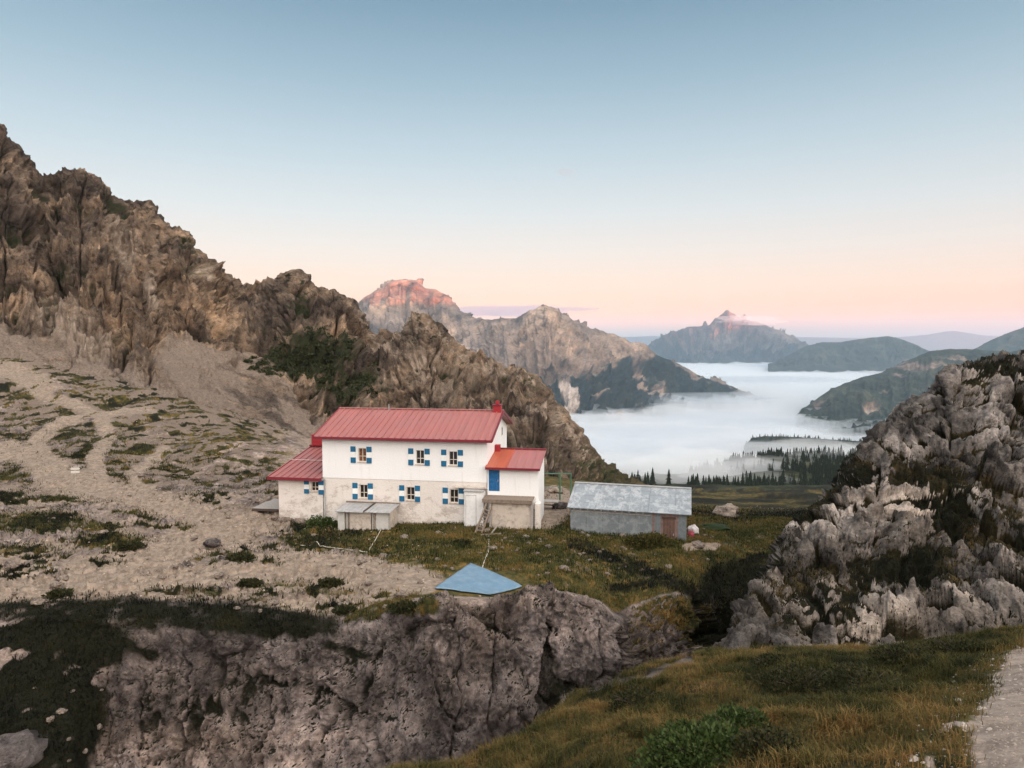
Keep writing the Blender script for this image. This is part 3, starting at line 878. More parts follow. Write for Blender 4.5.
def far_sheet(name, crest, base, mid_frac, nu, nv, mat, amp, scale, seed, attr_fn, back=1.12, mid_d=0.45, gs=1.0):
    bu = [b[0] for b in base]; bv = [b[1] for b in base]; bd = [b[2] for b in base]
    cols = {}
    cu = [c[0] for c in crest]
    un = np.unique(np.concatenate([np.arange(cu[0], cu[-1], 3.5), cu]))
    vn = np.interp(un, cu, [c[1] for c in crest]) + (1.6 if gs != 1.0 or name == 'mountain' else 0.5) * fbm(np.stack([un / 9.0, 0 * un + seed, 0 * un], -1), 4, seed + 3)
    for (u, v, d) in zip(un.tolist(), vn.tolist(), np.interp(un, cu, [c[2] for c in crest]).tolist()):
        y0 = float(np.interp(u, bu, bv)); d0 = float(np.interp(u, bu, bd))
        cols[u] = [(y0 + 14, d0 * 0.93), (y0, d0), (y0 - mid_frac * (y0 - v), d0 + mid_d * (d - d0)), (v, d), (v + 8, d * 1.05), (v + 60, d * back * 1.1)]
    S = Sheet(cols, nu, [5, nv // 2, nv // 2, 6, 4])
    n = S.normals()
    q = S.P
    w = q + scale * 0.35 * np.stack([fbm(q / scale, 3, seed + 1), fbm(q / scale, 3, seed + 2), fbm(q / scale, 3, seed + 3)], -1)
    r = ridged(w / scale, 6, seed)
    g = ridged(np.stack([(S.U + 5 * fbm(q / scale, 2, seed + 5)) / (16 * gs), S.T * 0.55, 0 * S.U], -1), 5, seed + 7)
    fv, fe = facets(w / (scale * 0.45), seed + 9)
    dd = amp * (0.7 * (r - 0.55) + 0.8 * (g - 0.55) + 0.35 * fv) * (1 - 0.9 * np.exp(-((S.T - 3) / 0.34) ** 2)) * sstep(0.6, 1.6, S.T)
    S.P = q + n * dd[..., None]
    S.nz = S.normals()[..., 2]
    S.build(name, mat, attr_fn(S, q, r, g))
    return S


ROCK_FAR = [(0.10, 0.074, 0.058), (0.215, 0.16, 0.125), (0.38, 0.285, 0.225)]
FOREST = [(0.005, 0.010, 0.010), (0.012, 0.020, 0.018), (0.03, 0.036, 0.026)]
MAT_MID = terrain_mat('mountain_rock', 260, ROCK_FAR, [(0.34, 0.28, 0.24), (0.48, 0.40, 0.34)], FOREST, [(0.005, 0.010, 0.010), (0.012, 0.021, 0.018)], SCREE, 0.35, streak=0.3)


def attr_mid(S, q, r, g):
    f = fbm(q / 260, 5, 301); f2 = fbm(q / 900, 3, 302)
    lo = stroke(S.U, S.V, [(530, 395), (580, 405), (640, 400), (715, 392)], 40, 1.2)
    lo = np.maximum(lo, stroke(S.U, S.V, [(590, 378), (650, 380), (700, 385)], 40, 1.3))
    gr = np.clip(lo * 1.25 + 2.3 * f + 0.6 * f2 - 0.05, 0, 1) * sstep(0.02, 0.3, lo)
    pale = stroke(S.U, S.V, [(566, 385), (574, 400), (566, 412)], 11, 0.9)
    return dict(grass=gr * (1 - np.clip(pale * 1.5, 0, 1)), moss=gr * np.clip(0.5 + f, 0, 1) * (1 - np.clip(pale * 1.5, 0, 1)), dirt=np.clip(pale * 1.3 * (0.6 + 2 * f), 0, 1), scree=np.clip(0.2 + 1.2 * f, 0, 1) * (1 - gr) * 0.7)


crM = [(300, 330, 6100), (335, 318, 6100), (362, 300, 6200), (375, 291, 6200), (388, 283, 6200), (398, 279.5, 6200), (406, 278.5, 6200), (416, 281, 6200), (424, 287, 6150), (436, 289, 6100), (450, 297, 6000), (460, 311, 5800), (476, 318, 5500), (492, 319, 5200), (515, 317, 5000), (530, 310, 4950),
       (545, 304.5, 4900), (558, 309, 4900), (572, 319, 4950), (590, 328, 5050), (612, 333, 5150), (632, 342, 5200), (645, 345, 5250), (660, 356, 5300), (680, 364, 5400), (700, 376, 5500), (722, 383, 5600), (745, 391, 5700), (775, 402, 5800)]
Mid = far_sheet('mountain', crM, [(300, 420, 3900), (500, 422, 3700), (570, 424, 3500), (640, 418, 4000), (700, 410, 4700), (775, 415, 5000)], 0.42, 560, 170, MAT_MID, 160, 520, 310, attr_mid)

MAT_RS = terrain_mat('wooded_slope', 200, ROCK_FAR, DIRT, [(0.010, 0.019, 0.014), (0.021, 0.031, 0.021), (0.05, 0.052, 0.034)], [(0.008, 0.016, 0.012), (0.017, 0.026, 0.018)], SCREE, 0.4)


def attr_wood(S, q, r, g):
    f = fbm(q / 240, 5, 401)
    rk = stroke(S.U, S.V, [(870, 405), (885, 398)], 16, 1.0) + stroke(S.U, S.V, [(900, 368), (930, 366), (960, 362)], 22, 1.4) + stroke(S.U, S.V, [(815, 402), (825, 396)], 8, 1)
    rk = rk * 0.62
    return dict(grass=np.clip(1.1 - np.clip(rk * (1.2 + 3 * f), 0, 1), 0, 1), moss=np.clip(0.45 + 1.5 * f - rk, 0, 1), dirt=0 * f, scree=0 * f)


crG = [(796, 418, 4000), (803, 409, 4050), (812, 402, 4150), (828, 391, 4300), (845, 383, 4450), (862, 377, 4600), (885, 371, 4800), (900, 364, 4950), (915, 357, 5050), (930, 351, 5150), (945, 349, 5200), (975, 349, 5200), (1010, 352, 5100), (1060, 346, 5100), (1150, 335, 5100)]
far_sheet('wooded_hillside', crG, [(796, 428, 3500), (830, 430, 3200), (860, 446, 2700), (920, 450, 2600), (1150, 450, 2600)], 0.5, 300, 110, MAT_RS, 70, 500, 410, attr_wood)
crH = [(955, 358, 9000), (972, 350, 9000), (985, 343, 9000), (1000, 336, 9000), (1024, 327, 9000), (1080, 312, 9000), (1200, 300, 9000)]
far_sheet('far_hill', crH, [(955, 372, 8000), (1200, 372, 8000)], 0.5, 120, 50, MAT_RS, 70, 700, 420, attr_wood)
crJ = [(744, 446, 2100), (752, 438, 2100), (765, 436, 2100), (800, 437, 2080), (830, 439.5, 2060), (860, 441, 2040), (900, 441, 2000), (960, 440, 2000)]
RJ = far_sheet('wooded_ridge', crJ, [(742, 456, 1850), (960, 464, 1800)], 0.5, 160, 30, MAT_RS, 8, 80, 430, attr_wood)
crN = [(585, 478, 1500), (605, 470, 1500), (622, 466, 1500), (640, 463, 1500), (655, 462, 1500), (668, 463, 1500), (685, 468, 1500), (705, 478, 1500)]
RN = far_sheet('wooded_knoll', crN, [(585, 482, 1380), (705, 482, 1380)], 0.5, 120, 30, MAT_RS, 8, 60, 480, attr_wood)
crK = [(632, 356, 15000), (645, 347, 14800), (656, 339, 14600), (668, 334, 14500), (682, 329, 14300), (696, 326, 14200), (708, 325, 14100), (714, 319, 14100), (720, 314, 14100), (727, 310, 14100), (734, 312.5, 14100), (740, 318, 14100), (752, 321, 14100), (765, 324, 14100), (780, 330, 14200), (795, 337, 14300), (806, 346, 14400), (818, 354, 14500)]
K_ = far_sheet('distant_massif', crK, [(632, 362, 12800), (820, 362, 12800)], 0.45, 300, 90, terrain_mat('massif_rock', 700, [(0.06, 0.048, 0.045), (0.12, 0.095, 0.085), (0.19, 0.15, 0.13)], DIRT, FOREST, MOSS, SCREE, 0.8), 430, 1000, 440,
          lambda S, q, r, g: dict(grass=np.clip(sstep(342, 352, S.V + 9 * fbm(q / 700, 4, 441)) + sstep(690, 660, S.U) * .5, 0, 1), moss=0 * r, dirt=0 * r, scree=0 * r), gs=0.8)
crL = [(768, 365, 10500), (780, 359, 10500), (792, 353, 10500), (806, 346, 10500), (822, 342, 10500), (840, 342, 10500), (856, 339.5, 10500), (872, 337.5, 10500), (888, 336, 10500), (900, 338.5, 10500), (912, 343, 10500), (925, 349, 10500), (940, 356, 10500)]
far_sheet('distant_ridge', crL, [(768, 367, 9600), (940, 367, 9600)], 0.5, 240, 60, MAT_RS, 90, 600, 450, attr_wood)
crO = [(540, 341, 29000), (600, 338, 29000), (650, 336, 29000), (700, 337, 29000), (760, 336.5, 29000), (800, 337, 29000), (860, 338, 29000), (900, 337, 29000), (925, 335, 29000), (945, 331.5, 29000), (955, 331, 29000), (968, 333, 29000), (985, 335.5, 29000), (1040, 337, 29000), (1200, 337, 29000)]
far_sheet('horizon_range', crO, [(540, 349, 27500), (1200, 349, 27500)], 0.5, 240, 24, MAT_RS, 60, 2500, 460, attr_wood)
def two_bvh(a, b):
    vs_, fs_, n_ = [], [], 0
    for S in (a, b):
        nt, nu = S.V.shape
        idx = np.arange(nt * nu).reshape(nt, nu) + n_
        vs_ += [tuple(p) for p in S.P.reshape(-1, 3).tolist()]
        fs_ += np.stack([idx[:-1, :-1], idx[:-1, 1:], idx[1:, 1:], idx[1:, :-1]], -1).reshape(-1, 4).tolist()
        n_ += nt * nu
    return BVHTree.FromPolygons(vs_, fs_)


far_bvh = two_bvh(RJ, RN)
# unseen ridge added to keep the low sun off all but the highest summit
xs = np.linspace(-9000, 13000, 160); ts = np.linspace(-1, 1, 40)
X, Tt = np.meshgrid(xs, ts)
Hr = 500.0
Zr = -420 + (Hr + 420) * (1 - np.abs(Tt)) + 30 * fbm(np.stack([X / 600, Tt * 2, 0 * X], -1), 4, 470)
Zr = np.minimum(Zr, Hr)
me = grid_mesh('shading_range', np.stack([X, -3300 + Tt * 900, Zr], -1))
o = bpy.data.objects.new('shading_range', me); me.materials.append(MAT_RS); COL.objects.link(o); o['kind'] = 'structure'
# valley floor under the fog, out to the horizon
me = grid_mesh('valley_floor', np.stack(np.meshgrid(np.linspace(-30000, 30000, 12), np.linspace(400, 32000, 12)) + [np.full((12, 12), -640.0)], -1))
o = bpy.data.objects.new('valley_floor', me); me.materials.append(MAT_RS); COL.objects.link(o); o['kind'] = 'structure'


# ------------------------------------------------------------------ fog sea, mist, haze, clouds
def vol_mat(name, color, density, aniso=0.0):
    m = NT(name)
    nd = m.n('ShaderNodeVolumePrincipled')
    nd.inputs['Color'].default_value = color
    nd.inputs['Density'].default_value = density
    nd.inputs['Anisotropy'].default_value = aniso
    m.l(nd.outputs[0], m.out.inputs['Volume'])
    return m.m


def closed(name, top, bottom, mat):
    nt, nu = top.shape[:2]
    n = nt * nu
    idx = np.arange(n).reshape(nt, nu)
    q = np.stack([idx[:-1, :-1], idx[:-1, 1:], idx[1:, 1:], idx[1:, :-1]], -1).reshape(-1, 4)
    ring = np.concatenate([idx[0, :-1], idx[:-1, -1], idx[-1, :0:-1], idx[:0:-1, 0]])
    nx = np.roll(ring, -1)
    side = np.stack([nx, ring, ring + n, nx + n], -1)
    F_ = np.concatenate([q, q[:, ::-1] + n, side])
    me = mesh_np(name, np.concatenate([top.reshape(-1, 3), bottom.reshape(-1, 3)]), F_, True)
    me.materials.append(mat)
    o = bpy.data.objects.new(name, me)
    COL.objects.link(o)
    o['kind'] = 'stuff'
    return o


CF = {}
for u in (380, 520, 600, 680, 760, 840, 960, 1150):
    near = {380: 480, 520: 478, 600: 474, 680: 470, 760: 462, 840: 458, 960: 462, 1150: 465}[u]
    CF[u] = [(near + 6, 1150), (near - 8, 1500), (451, 1950), (414, 3600), (382, 6600), (359, 15500), (351, 27000)]
Fg = Sheet(CF, 320, [20, 50, 110, 100, 70, 20])
q = Fg.P
sc_ = np.clip(Fg.D / 4000, 0.3, 3.0)
ang = np.stack([q[..., 0] / 900, q[..., 1] / 1500, 0 * q[..., 0]], -1)
hh = 70 * fbm(ang, 5, 501) + 62 * (ridged(np.stack([q[..., 0] / 520, q[..., 1] / 420, 0 * q[..., 0]], -1), 4, 502) - 0.5)
hh = hh * np.interp(Fg.D, [1100, 2500, 9000, 15000], [0.9, 0.8, 1.0, 0.5])
Fg.P = q + np.stack([0 * hh, 0 * hh, hh], -1)
bot = Fg.P.copy(); bot[..., 2] = -600
closed('fog', Fg.P, bot, vol_mat('fog_volume', (0.84, 0.882, 0.915, 1), 0.0036))


def puff(name, u, v, d, rx, rz, seed, mat, ry=None, label=None, cat=None, kind='stuff'):
    c = unp(u, v, d)
    bm = bmesh.new()
    bmesh.ops.create_icosphere(bm, subdivisions=5, radius=1)
    p = np.array([x.co[:] for x in bm.verts])
    f = np.array([[y.index for y in x.verts] for x in bm.faces])
    bm.free()
    k = 1 + 0.55 * fbm(p * 1.6 + seed, 4, seed)
    p = p * k[:, None] * np.array([rx, ry or rx * 0.7, rz]) + c
    me = mesh_np(name, p, f, True)
    me.materials.append(mat)
    o = bpy.data.objects.new(name, me)
    COL.objects.link(o)
    tag(o, label, cat, None, kind)
    return o


MIST = vol_mat('mist_volume', (0.92, 0.94, 0.95, 1), 0.013)
MIST2 = vol_mat('thin_mist_volume', (0.92, 0.94, 0.95, 1), 0.006)
for i, (u, v, d, rx, rz, mt) in enumerate([(700, 468, 1000, 120, 26, MIST), (650, 474, 960, 100, 20, MIST), (735, 470, 760, 70, 15, MIST), (690, 474, 700, 60, 13, MIST), (780, 468, 800, 60, 12, MIST2), (610, 470, 1100, 130, 26, MIST2), (845, 460, 880, 80, 13, MIST2), (760, 478, 640, 34, 6, MIST2), (810, 452, 1150, 150, 16, MIST2)]):
    puff('mist_cloud', u, v, d, rx, rz, 600 + i, mt)
GREYMIST = vol_mat('grey_mist_volume', (0.62, 0.68, 0.74, 1), 0.0022)  # grey colour stands in for shading on the fog's undulations
for i, (u, v, d, rx, rz, ry) in enumerate([(640, 432, 2500, 330, 26, 120), (720, 418, 3200, 420, 30, 160), (600, 445, 2100, 200, 22, 90), (780, 424, 3000, 260, 22, 120), (690, 398, 4600, 600, 32, 220), (760, 380, 6800, 900, 42, 300), (840, 366, 10500, 1400, 60, 500), (660, 455, 1600, 190, 20, 90), (740, 446, 1850, 160, 16, 90)]):
    puff('mist_cloud', u, v, d, rx, rz, 660 + i, GREYMIST, ry=ry)
puff('mist_cloud', 752, 321, 13600, 620, 95, 640, vol_mat('summit_cloud', (0.85, 0.88, 0.92, 1), 0.0012))  # cloud cap hugging the summit of the massif
puff('mist_cloud', 735, 318, 13600, 330, 60, 641, vol_mat('summit_cloud_thin', (1, 1, 1, 1), 0.0012))  # thinner part of the same cloud cap
CLOUD = vol_mat('cloud_volume', (0.34, 0.44, 0.52, 1), 0.0008)
CLOUD2 = vol_mat('thin_cloud_volume', (0.3, 0.33, 0.38, 1), 0.0002)
for u, v, rx, rz, mt, lab in ((512, 311, 3800, 330, CLOUD, 'thin grey cloud lying behind the middle mountain crest'), (575, 309, 1500, 130, CLOUD, 'grey wisp right of the pointed middle summit'),
                              (800, 322, 800, 90, CLOUD2, 'faint dark streak of cloud right of the distant massif'), (858, 310, 420, 90, CLOUD2, 'tiny slanting wisp of cloud in the pink sky'),
                              (566, 172, 600, 200, CLOUD2, 'faint pale wisp high in the blue sky')):
    puff('cloud', u, v, 40000, rx, rz, int(u), mt, ry=rx * 0.6, label=lab, cat='cloud', kind='thing')

hz = MB().box(-27000, 27000, -5200, 33500, -700, 900)
HZ = hz.build('haze', vol_mat('haze_volume', (0.60, 0.79, 0.98, 1), 3.2e-5))
HZ['kind'] = 'stuff'

# ================================================================== THE HUT
TH = math.radians(8.5)
HX = Vector((math.cos(TH), -math.sin(TH), 0)); HY = Vector((math.sin(TH), math.cos(TH), 0))
HO = P3(323.5, 520, 50.0)
hut = empty('mountain_hut', HO, -TH)
tag(hut, 'white mountain hut with red metal roofs and blue white shutters', 'mountain hut')


def on_plane(u, v, O, ax, ay, Y):
    """local X and Z where the sight line through a pixel meets the plane at local depth Y"""
    d = P3(u, v, 1.0)
    n = ay
    t = ((O + ay * Y) - Vector((0, 0, 0))).dot(n) / d.dot(n)
    p = d * t - O
    return p.dot(ax), p.z


def hp(u, v, Y=0.0):
    return on_plane(u, v, HO, HX, HY, Y)


def wall_mat(name, white, stone, patch, brick_amt):
    """limewash over rubble masonry, worn off in patches"""
    m = NT(name)
    c = m.coord((1, 1, 1.5))
    vo = m.n('ShaderNodeTexVoronoi', feature='DISTANCE_TO_EDGE')
    vo.inputs['Scale'].default_value = 3.6
    m.l(c, vo.inputs['Vector'])
    vc = m.n('ShaderNodeTexVoronoi')
    vc.inputs['Scale'].default_value = 3.6
    m.l(c, vc.inputs['Vector'])
    nz = m.noise(c, 0.7, 6, 0.7, 0.3)
    nf = m.noise(c, 9, 6, 0.7)
    st = m.mix(0.8, stone, m.ramp(vc.outputs['Color'], [(0.2, (0.6, 0.58, 0.56)), (0.8, (1.35, 1.33, 1.3))]), 'MULTIPLY')
    st = m.mix(m.ramp(vo.outputs[0], [(0.02, (1, 1, 1)), (0.09, (0, 0, 0))]), st, tuple(x * 0.75 for x in stone[:3]) + (1,))
    wc = m.ramp(nf, [(0.3, tuple(x * 0.9 for x in white[:3])), (0.7, white)])
    sepz = m.n('ShaderNodeSeparateXYZ')
    m.l(m.coord(), sepz.inputs[0])
    # the wash is thinnest in the splash zone near the ground
    low = m.math('MULTIPLY', m.math('SUBTRACT', 1.4, sepz.outputs['Z']), 0.09 * brick_amt)
    f = m.math('ADD', m.math('ADD', m.math('MULTIPLY', m.math('SUBTRACT', nf, 0.5), 0.5), nz), low)
    f = m.ramp(f, [(patch, (0, 0, 0)), (patch + 0.1, (1, 1, 1))])
    col = m.mix(m.math('MULTIPLY', f, brick_amt), wc, st)
    ns = m.noise(m.coord((1, 1, 0.10)), 2.6, 6, 0.7, 0.3)
    col = m.mix(0.5, col, m.ramp(ns, [(0.30, (0.80, 0.77, 0.73)), (0.44, (1, 1, 1))]), 'MULTIPLY')
    h = m.math('ADD', m.math('MULTIPLY', m.math('MINIMUM', vo.outputs[0], 0.12), 4.0), m.math('MULTIPLY', nf, 0.3))
    return m.bsdf(col, 0.9, m.bump(h, 0.5 * brick_amt + 0.06, 0.05), spec=0.2)


M_WHITE = wall_mat('white_render', (0.83, 0.825, 0.82, 1), (0.74, 0.71, 0.68, 1), 0.62, 0.15)
M_STONE = wall_mat('limewashed_stone', (0.72, 0.665, 0.62, 1), (0.42, 0.36, 0.31, 1), 0.50, 0.65)


def roof_mat(name, col, rough=0.42, var=0.13, stain=0.3):
    m = NT(name)
    c = m.coord((1.7, 0.10, 0.2))
    n = m.noise(c, 2.2, 5, 0.65)
    n2 = m.noise(m.coord(), 0.6, 5, 0.6)
    k = m.ramp(n, [(0.3, tuple(x * (1 - var) for x in col)), (0.7, tuple(min(1, x * (1 + var)) for x in col))])
    k = m.mix(m.math('MULTIPLY', m.ramp(n2, [(0.45, (0, 0, 0)), (0.7, (1, 1, 1))]), stain), k, tuple(min(1, 0.5 * x + 0.10) for x in col) + (1,))
    return m.bsdf(k, m.math('MULTIPLY_ADD', n, 0.25, rough - 0.1), spec=0.5)


M_ROOF = roof_mat('red_roof_metal', (0.34, 0.125, 0.112))
M_ROOF2 = roof_mat('orange_red_roof_metal', (0.40, 0.085, 0.040), 0.4, 0.22, 0.15)
M_TRIM = plain('dark_red_trim', (0.17, 0.022, 0.032), 0.45, 0.1, 2)
M_RED = plain('red_chimney_paint', (0.30, 0.022, 0.03), 0.5, 0.12, 3)
M_BLUE = plain('blue_paint', (0.012, 0.115, 0.23), 0.55, 0.15, 6, dirt=(0.04, 0.15, 0.22, 1), dirt_amt=0.4)
M_DOOR = plain('blue_door_paint', (0.006, 0.10, 0.27), 0.5, 0.12, 3, dirt=(0.2, 0.3, 0.45, 1), dirt_amt=0.3)
M_SHWHITE = plain('shutter_white_paint', (0.78, 0.78, 0.76), 0.6, 0.06, 6)
M_FRAME = plain('window_frame_paint', (0.62, 0.56, 0.48), 0.6, 0.1, 5)
M_GLASS = NT('window_glass').bsdf((0.025, 0.022, 0.022, 1), 0.08, spec=0.6)
M_CURTAIN = plain('window_curtain', (0.16, 0.07, 0.035), 0.9, 0.6, 5)
M_WOOD = plain('weathered_wood', (0.20, 0.155, 0.12), 0.85, 0.35, 9, 0.3, 30)
M_GREYWOOD = plain('grey_wood', (0.33, 0.30, 0.27), 0.85, 0.3, 9, 0.3, 30)
M_DARKWOOD = plain('dark_wood', (0.07, 0.05, 0.042), 0.85, 0.3, 9, 0.3, 30)
M_CONC = plain('weathered_concrete', (0.52, 0.45, 0.385), 0.9, 0.15, 1.2, 0.3, 12, dirt=(0.22, 0.17, 0.14, 1), dirt_amt=0.75)
M_GREYMETAL = plain('galvanised_metal', (0.42, 0.42, 0.42), 0.5, 0.15, 2, metal=0.3, dirt=(0.22, 0.19, 0.18, 1), dirt_amt=0.5)
M_PORCH = plain('porch_white_board', (0.74, 0.73, 0.72), 0.7, 0.07, 2, dirt=(0.45, 0.42, 0.38, 1), dirt_amt=0.4)


def holed_wall(x0, x1, z0, z1, y, holes, depth, thick):
    """front face with window openings and their reveals, a solid back behind"""
    b = MB()
    xs_ = sorted({x0, x1} | {h[0] for h in holes} | {h[1] for h in holes})
    zs_ = sorted({z0, z1} | {h[2] for h in holes} | {h[3] for h in holes})
    for xa, xb in zip(xs_[:-1], xs_[1:]):
        for za, zb in zip(zs_[:-1], zs_[1:]):
            cx, cz = (xa + xb) / 2, (za + zb) / 2
            if any(h[0] < cx < h[1] and h[2] < cz < h[3] for h in holes):
                continue
            b.quad((xa, y, za), (xb, y, za), (xb, y, zb), (xa, y, zb))
    for (a, c, e, g) in holes:
        b.quad((a, y, e), (a, y + depth, e), (a, y + depth, g), (a, y, g))
        b.quad((c, y + depth, e), (c, y, e), (c, y, g), (c, y + depth, g))
        b.quad((a, y + depth, e), (a, y, e), (c, y, e), (c, y + depth, e))
        b.quad((a, y, g), (a, y + depth, g), (c, y + depth, g), (c, y, g))
    return b


XR = hp(487, 500)[0]
ZD = hp(323.5, 477.5)[1]
ZE = hp(318, 436.6, -0.45)[1]
DEP = 9.1
ZT = ZE - 0.06
ridge_z = (P3(416, 409.5, 1.0) * ((HO + HY * (DEP / 2)).dot(HY) / P3(416, 409.5, 1.0).dot(HY))).z - HO.z

wins = [(362, 448.2, 461.8, 'u'), (419.9, 450.2, 464.2, 'u'), (453, 451.4, 465.4, 'u'), (363.2, 484.8, 498.2, 'l'), (410.2, 487.2, 500.4, 'l'), (453.8, 489.6, 503, 'l')]
holes_u, holes_l = [], []
W2 = 0.31
wl = []
for (u, va, vb, k) in wins:
    x, zt = hp(u, va); zb = hp(u, vb)[1]
    h = (x - W2, x + W2, zb, zt)
    (holes_u if k == 'u' else holes_l).append(h)
    wl.append((h, k))
b = holed_wall(0, XR, ZD, ZT + 0.02, 0, holes_u, 0.22, 0)
b.quad((0, DEP, ZD), (0, 0, ZD), (0, 0, ZT), (0, DEP, ZT)); b.quad((XR, 0, ZD), (XR, DEP, ZD), (XR, DEP, ZT), (XR, 0, ZT)); b.quad((XR, DEP, ZD), (0, DEP, ZD), (0, DEP, ZT), (XR, DEP, ZT))
for x in (0, XR):   # gables
    n = len(b.v); b.v += [(x, 0, ZT), (x, DEP, ZT), (x, DEP / 2, ridge_z - 0.16)]; b.f.append((n, n + 1, n + 2))
b.build('upper_wall', M_WHITE, hut)
b = holed_wall(0.03, XR - 0.03, -1.6, ZD, 0.03, holes_l, 0.22, 0)
b.quad((0.03, DEP, -1.6), (0.03, 0.03, -1.6), (0.03, 0.03, ZD), (0.03, DEP, ZD)); b.quad((XR - 0.03, 0.03, -1.6), (XR - 0.03, DEP, -1.6), (XR - 0.03, DEP, ZD), (XR - 0.03, 0.03, ZD))
b.quad((0, 0, ZD), (XR, 0, ZD), (XR, 0.04, ZD), (0, 0.04, ZD))
b.build('stone_base', M_STONE, hut)


def roof_panel(b, A_, B_, C_, D_, thick, step, rib=0.07, ribw=0.065):
    """A-B the eave, D-C the upper edge; standing seams run up the slope"""
    A_, B_, C_, D_ = map(Vector, (A_, B_, C_, D_))
    n = (B_ - A_).cross(D_ - A_).normalized()
    if n.z < 0: n = -n
    lo = [p - n * thick for p in (A_, B_, C_, D_)]
    b.hexa(lo, [A_, B_, C_, D_])
    k = max(2, int((B_ - A_).length / step))
    ax = (B_ - A_).normalized()
    for i in range(k + 1):
        t = min(max(i / k, 0.004), 0.996)
        p = A_.lerp(B_, t); q_ = D_.lerp(C_, t)
        s = ax * ribw / 2
        b.hexa([p - s - n * 0.01, p + s - n * 0.01, q_ + s - n * 0.01, q_ - s - n * 0.01], [p - s + n * rib, p + s + n * rib, q_ + s + n * rib, q_ - s + n * rib])


XL0 = hp(313, 436.6, -0.45)[0]; XR0 = hp(492.3, 441.5, -0.45)[0]
XRR = XR0
b = MB()
roof_panel(b, (XL0, -0.45, ZE), (XRR, -0.45, ZE), (XRR, DEP / 2, ridge_z), (XL0, DEP / 2, ridge_z), 0.10, 0.46)
roof_panel(b, (XRR, DEP + 0.45, ZE), (XL0, DEP + 0.45, ZE), (XL0, DEP / 2, ridge_z), (XRR, DEP / 2, ridge_z), 0.10, 0.46)
roof = b.build('roof', M_ROOF, hut)
MB().box(XL0, XRR, -0.53, -0.46, ZE - 0.17, ZE + 0.01).build('gutter', M_TRIM, roof)
b = MB(); b.bar((XL0 - .02, DEP / 2, ridge_z + 0.05), (XRR + .02, DEP / 2, ridge_z + 0.05), 0.3, 0.06); b.build('ridge_cap', M_ROOF, roof)
for xx in (XL0 + 0.02, XRR - 0.02):
    b = MB()
    b.bar((xx, -0.45, ZE - 0.02), (xx, DEP / 2, ridge_z - 0.02), 0.09, 0.2)
    b.bar((xx, DEP / 2, ridge_z - 0.021), (xx, DEP + 0.45, ZE - 0.021), 0.09, 0.2)
    b.build('verge_board', M_TRIM, roof)
cxm = hp(497.5, 412, DEP / 2)[0]
ch = MB().box(cxm - 0.3, cxm + 0.3, DEP / 2 - 0.35, DEP / 2 + 0.35, ridge_z - 0.3, ridge_z + 0.42).build('chimney', M_RED, hut, 0.02)
MB().box(cxm - 0.36, cxm + 0.36, DEP / 2 - 0.41, DEP / 2 + 0.41, ridge_z + 0.423, ridge_z + 0.50).build('chimney_cap', M_TRIM, ch)
b = MB().box(cxm - 0.14, cxm + 0.14, DEP / 2 - 0.14, DEP / 2 + 0.14, ridge_z + 0.503, ridge_z + 0.78); b.build('flue', M_RED, ch, 0.03)
xx = hp(440, 410, DEP / 2)[0] - 4.1
MB().tube([(xx, DEP / 2 - 0.2, ridge_z - 0.1), (xx, DEP / 2 - 0.2, ridge_z + 0.4)], 0.04).build('vent_pipe', M_GREYMETAL, roof)


def window(h, parent, y=0.0, lit=0):
    a, c, e, g = h
    yb = y + 0.12
    f = MB()
    t = 0.042
    f.box(a, a + t, yb, yb + 0.05, e, g); f.box(c - t, c, yb, yb + 0.05, e, g)
    f.box(a + t, c - t, yb, yb + 0.05, e, e + t); f.box(a + t, c - t, yb, yb + 0.05, g - t, g)
    mx_ = (a + c) / 2
    f.box(mx_ - 0.02, mx_ + 0.02, yb + 0.002, yb + 0.052, e + t, g - t)
    zc = e + (g - e) * 0.40
    f.box(a + t, mx_ - 0.02, yb + 0.004, yb + 0.046, zc - 0.016, zc + 0.016); f.box(mx_ + 0.02, c - t, yb + 0.004, yb + 0.046, zc - 0.025, zc + 0.025)
    w = f.build('window', M_FRAME, parent)
    MB().box(a + 0.01, c - 0.01, yb + 0.055, yb + 0.075, e + 0.01, g - 0.01).build('pane', M_CURTAIN if lit else M_GLASS, w)
    MB().box(a - 0.05, c + 0.05, y - 0.06, y + 0.119, e - 0.065, e - 0.002).build('sill', M_CONC, w)
    return w


def shutter(xa, xb, za, zb, y, parent):
    t = (zb - za)
    s = MB().box(xa, xb, y - 0.055, y - 0.012, za, zb).build('shutter', M_SHWHITE, parent)
    for z0, z1 in ((za - 0.004, za + t * 0.33), (zb - t * 0.33, zb + 0.004)):
        MB().box(xa - 0.004, xb + 0.004, y - 0.064, y - 0.010, z0, z1).build('blue_field', M_BLUE, s)
    return s


for i, (h, k) in enumerate(wl):
    window(h, hut, 0 if k == 'u' else 0.03, lit=(i == 0))
    mxx = (h[0] + h[1]) / 2
    gap = 0.18 if k == 'u' else 0.14
    za, zb = h[2] - 0.08, h[3] + 0.12
    shutter(mxx - W2 - gap - 0.37, mxx - W2 - gap, za, zb, 0 if k == 'u' else 0.03, hut)
    shutter(mxx + W2 + 0.05, mxx + W2 + 0.42, za, zb, 0 if k == 'u' else 0.03, hut)
# small gable window
zc = ZT - 0.2
g1 = MB()
g1.box(XR + 0.004, XR + 0.05, 6.2, 6.75, zc - 0.35, zc + 0.35)
gw = g1.build('gable_window', M_FRAME, hut)
MB().box(XR + 0.052, XR + 0.06, 6.26, 6.69, zc - 0.29, zc + 0.29).build('pane', M_GLASS, gw)

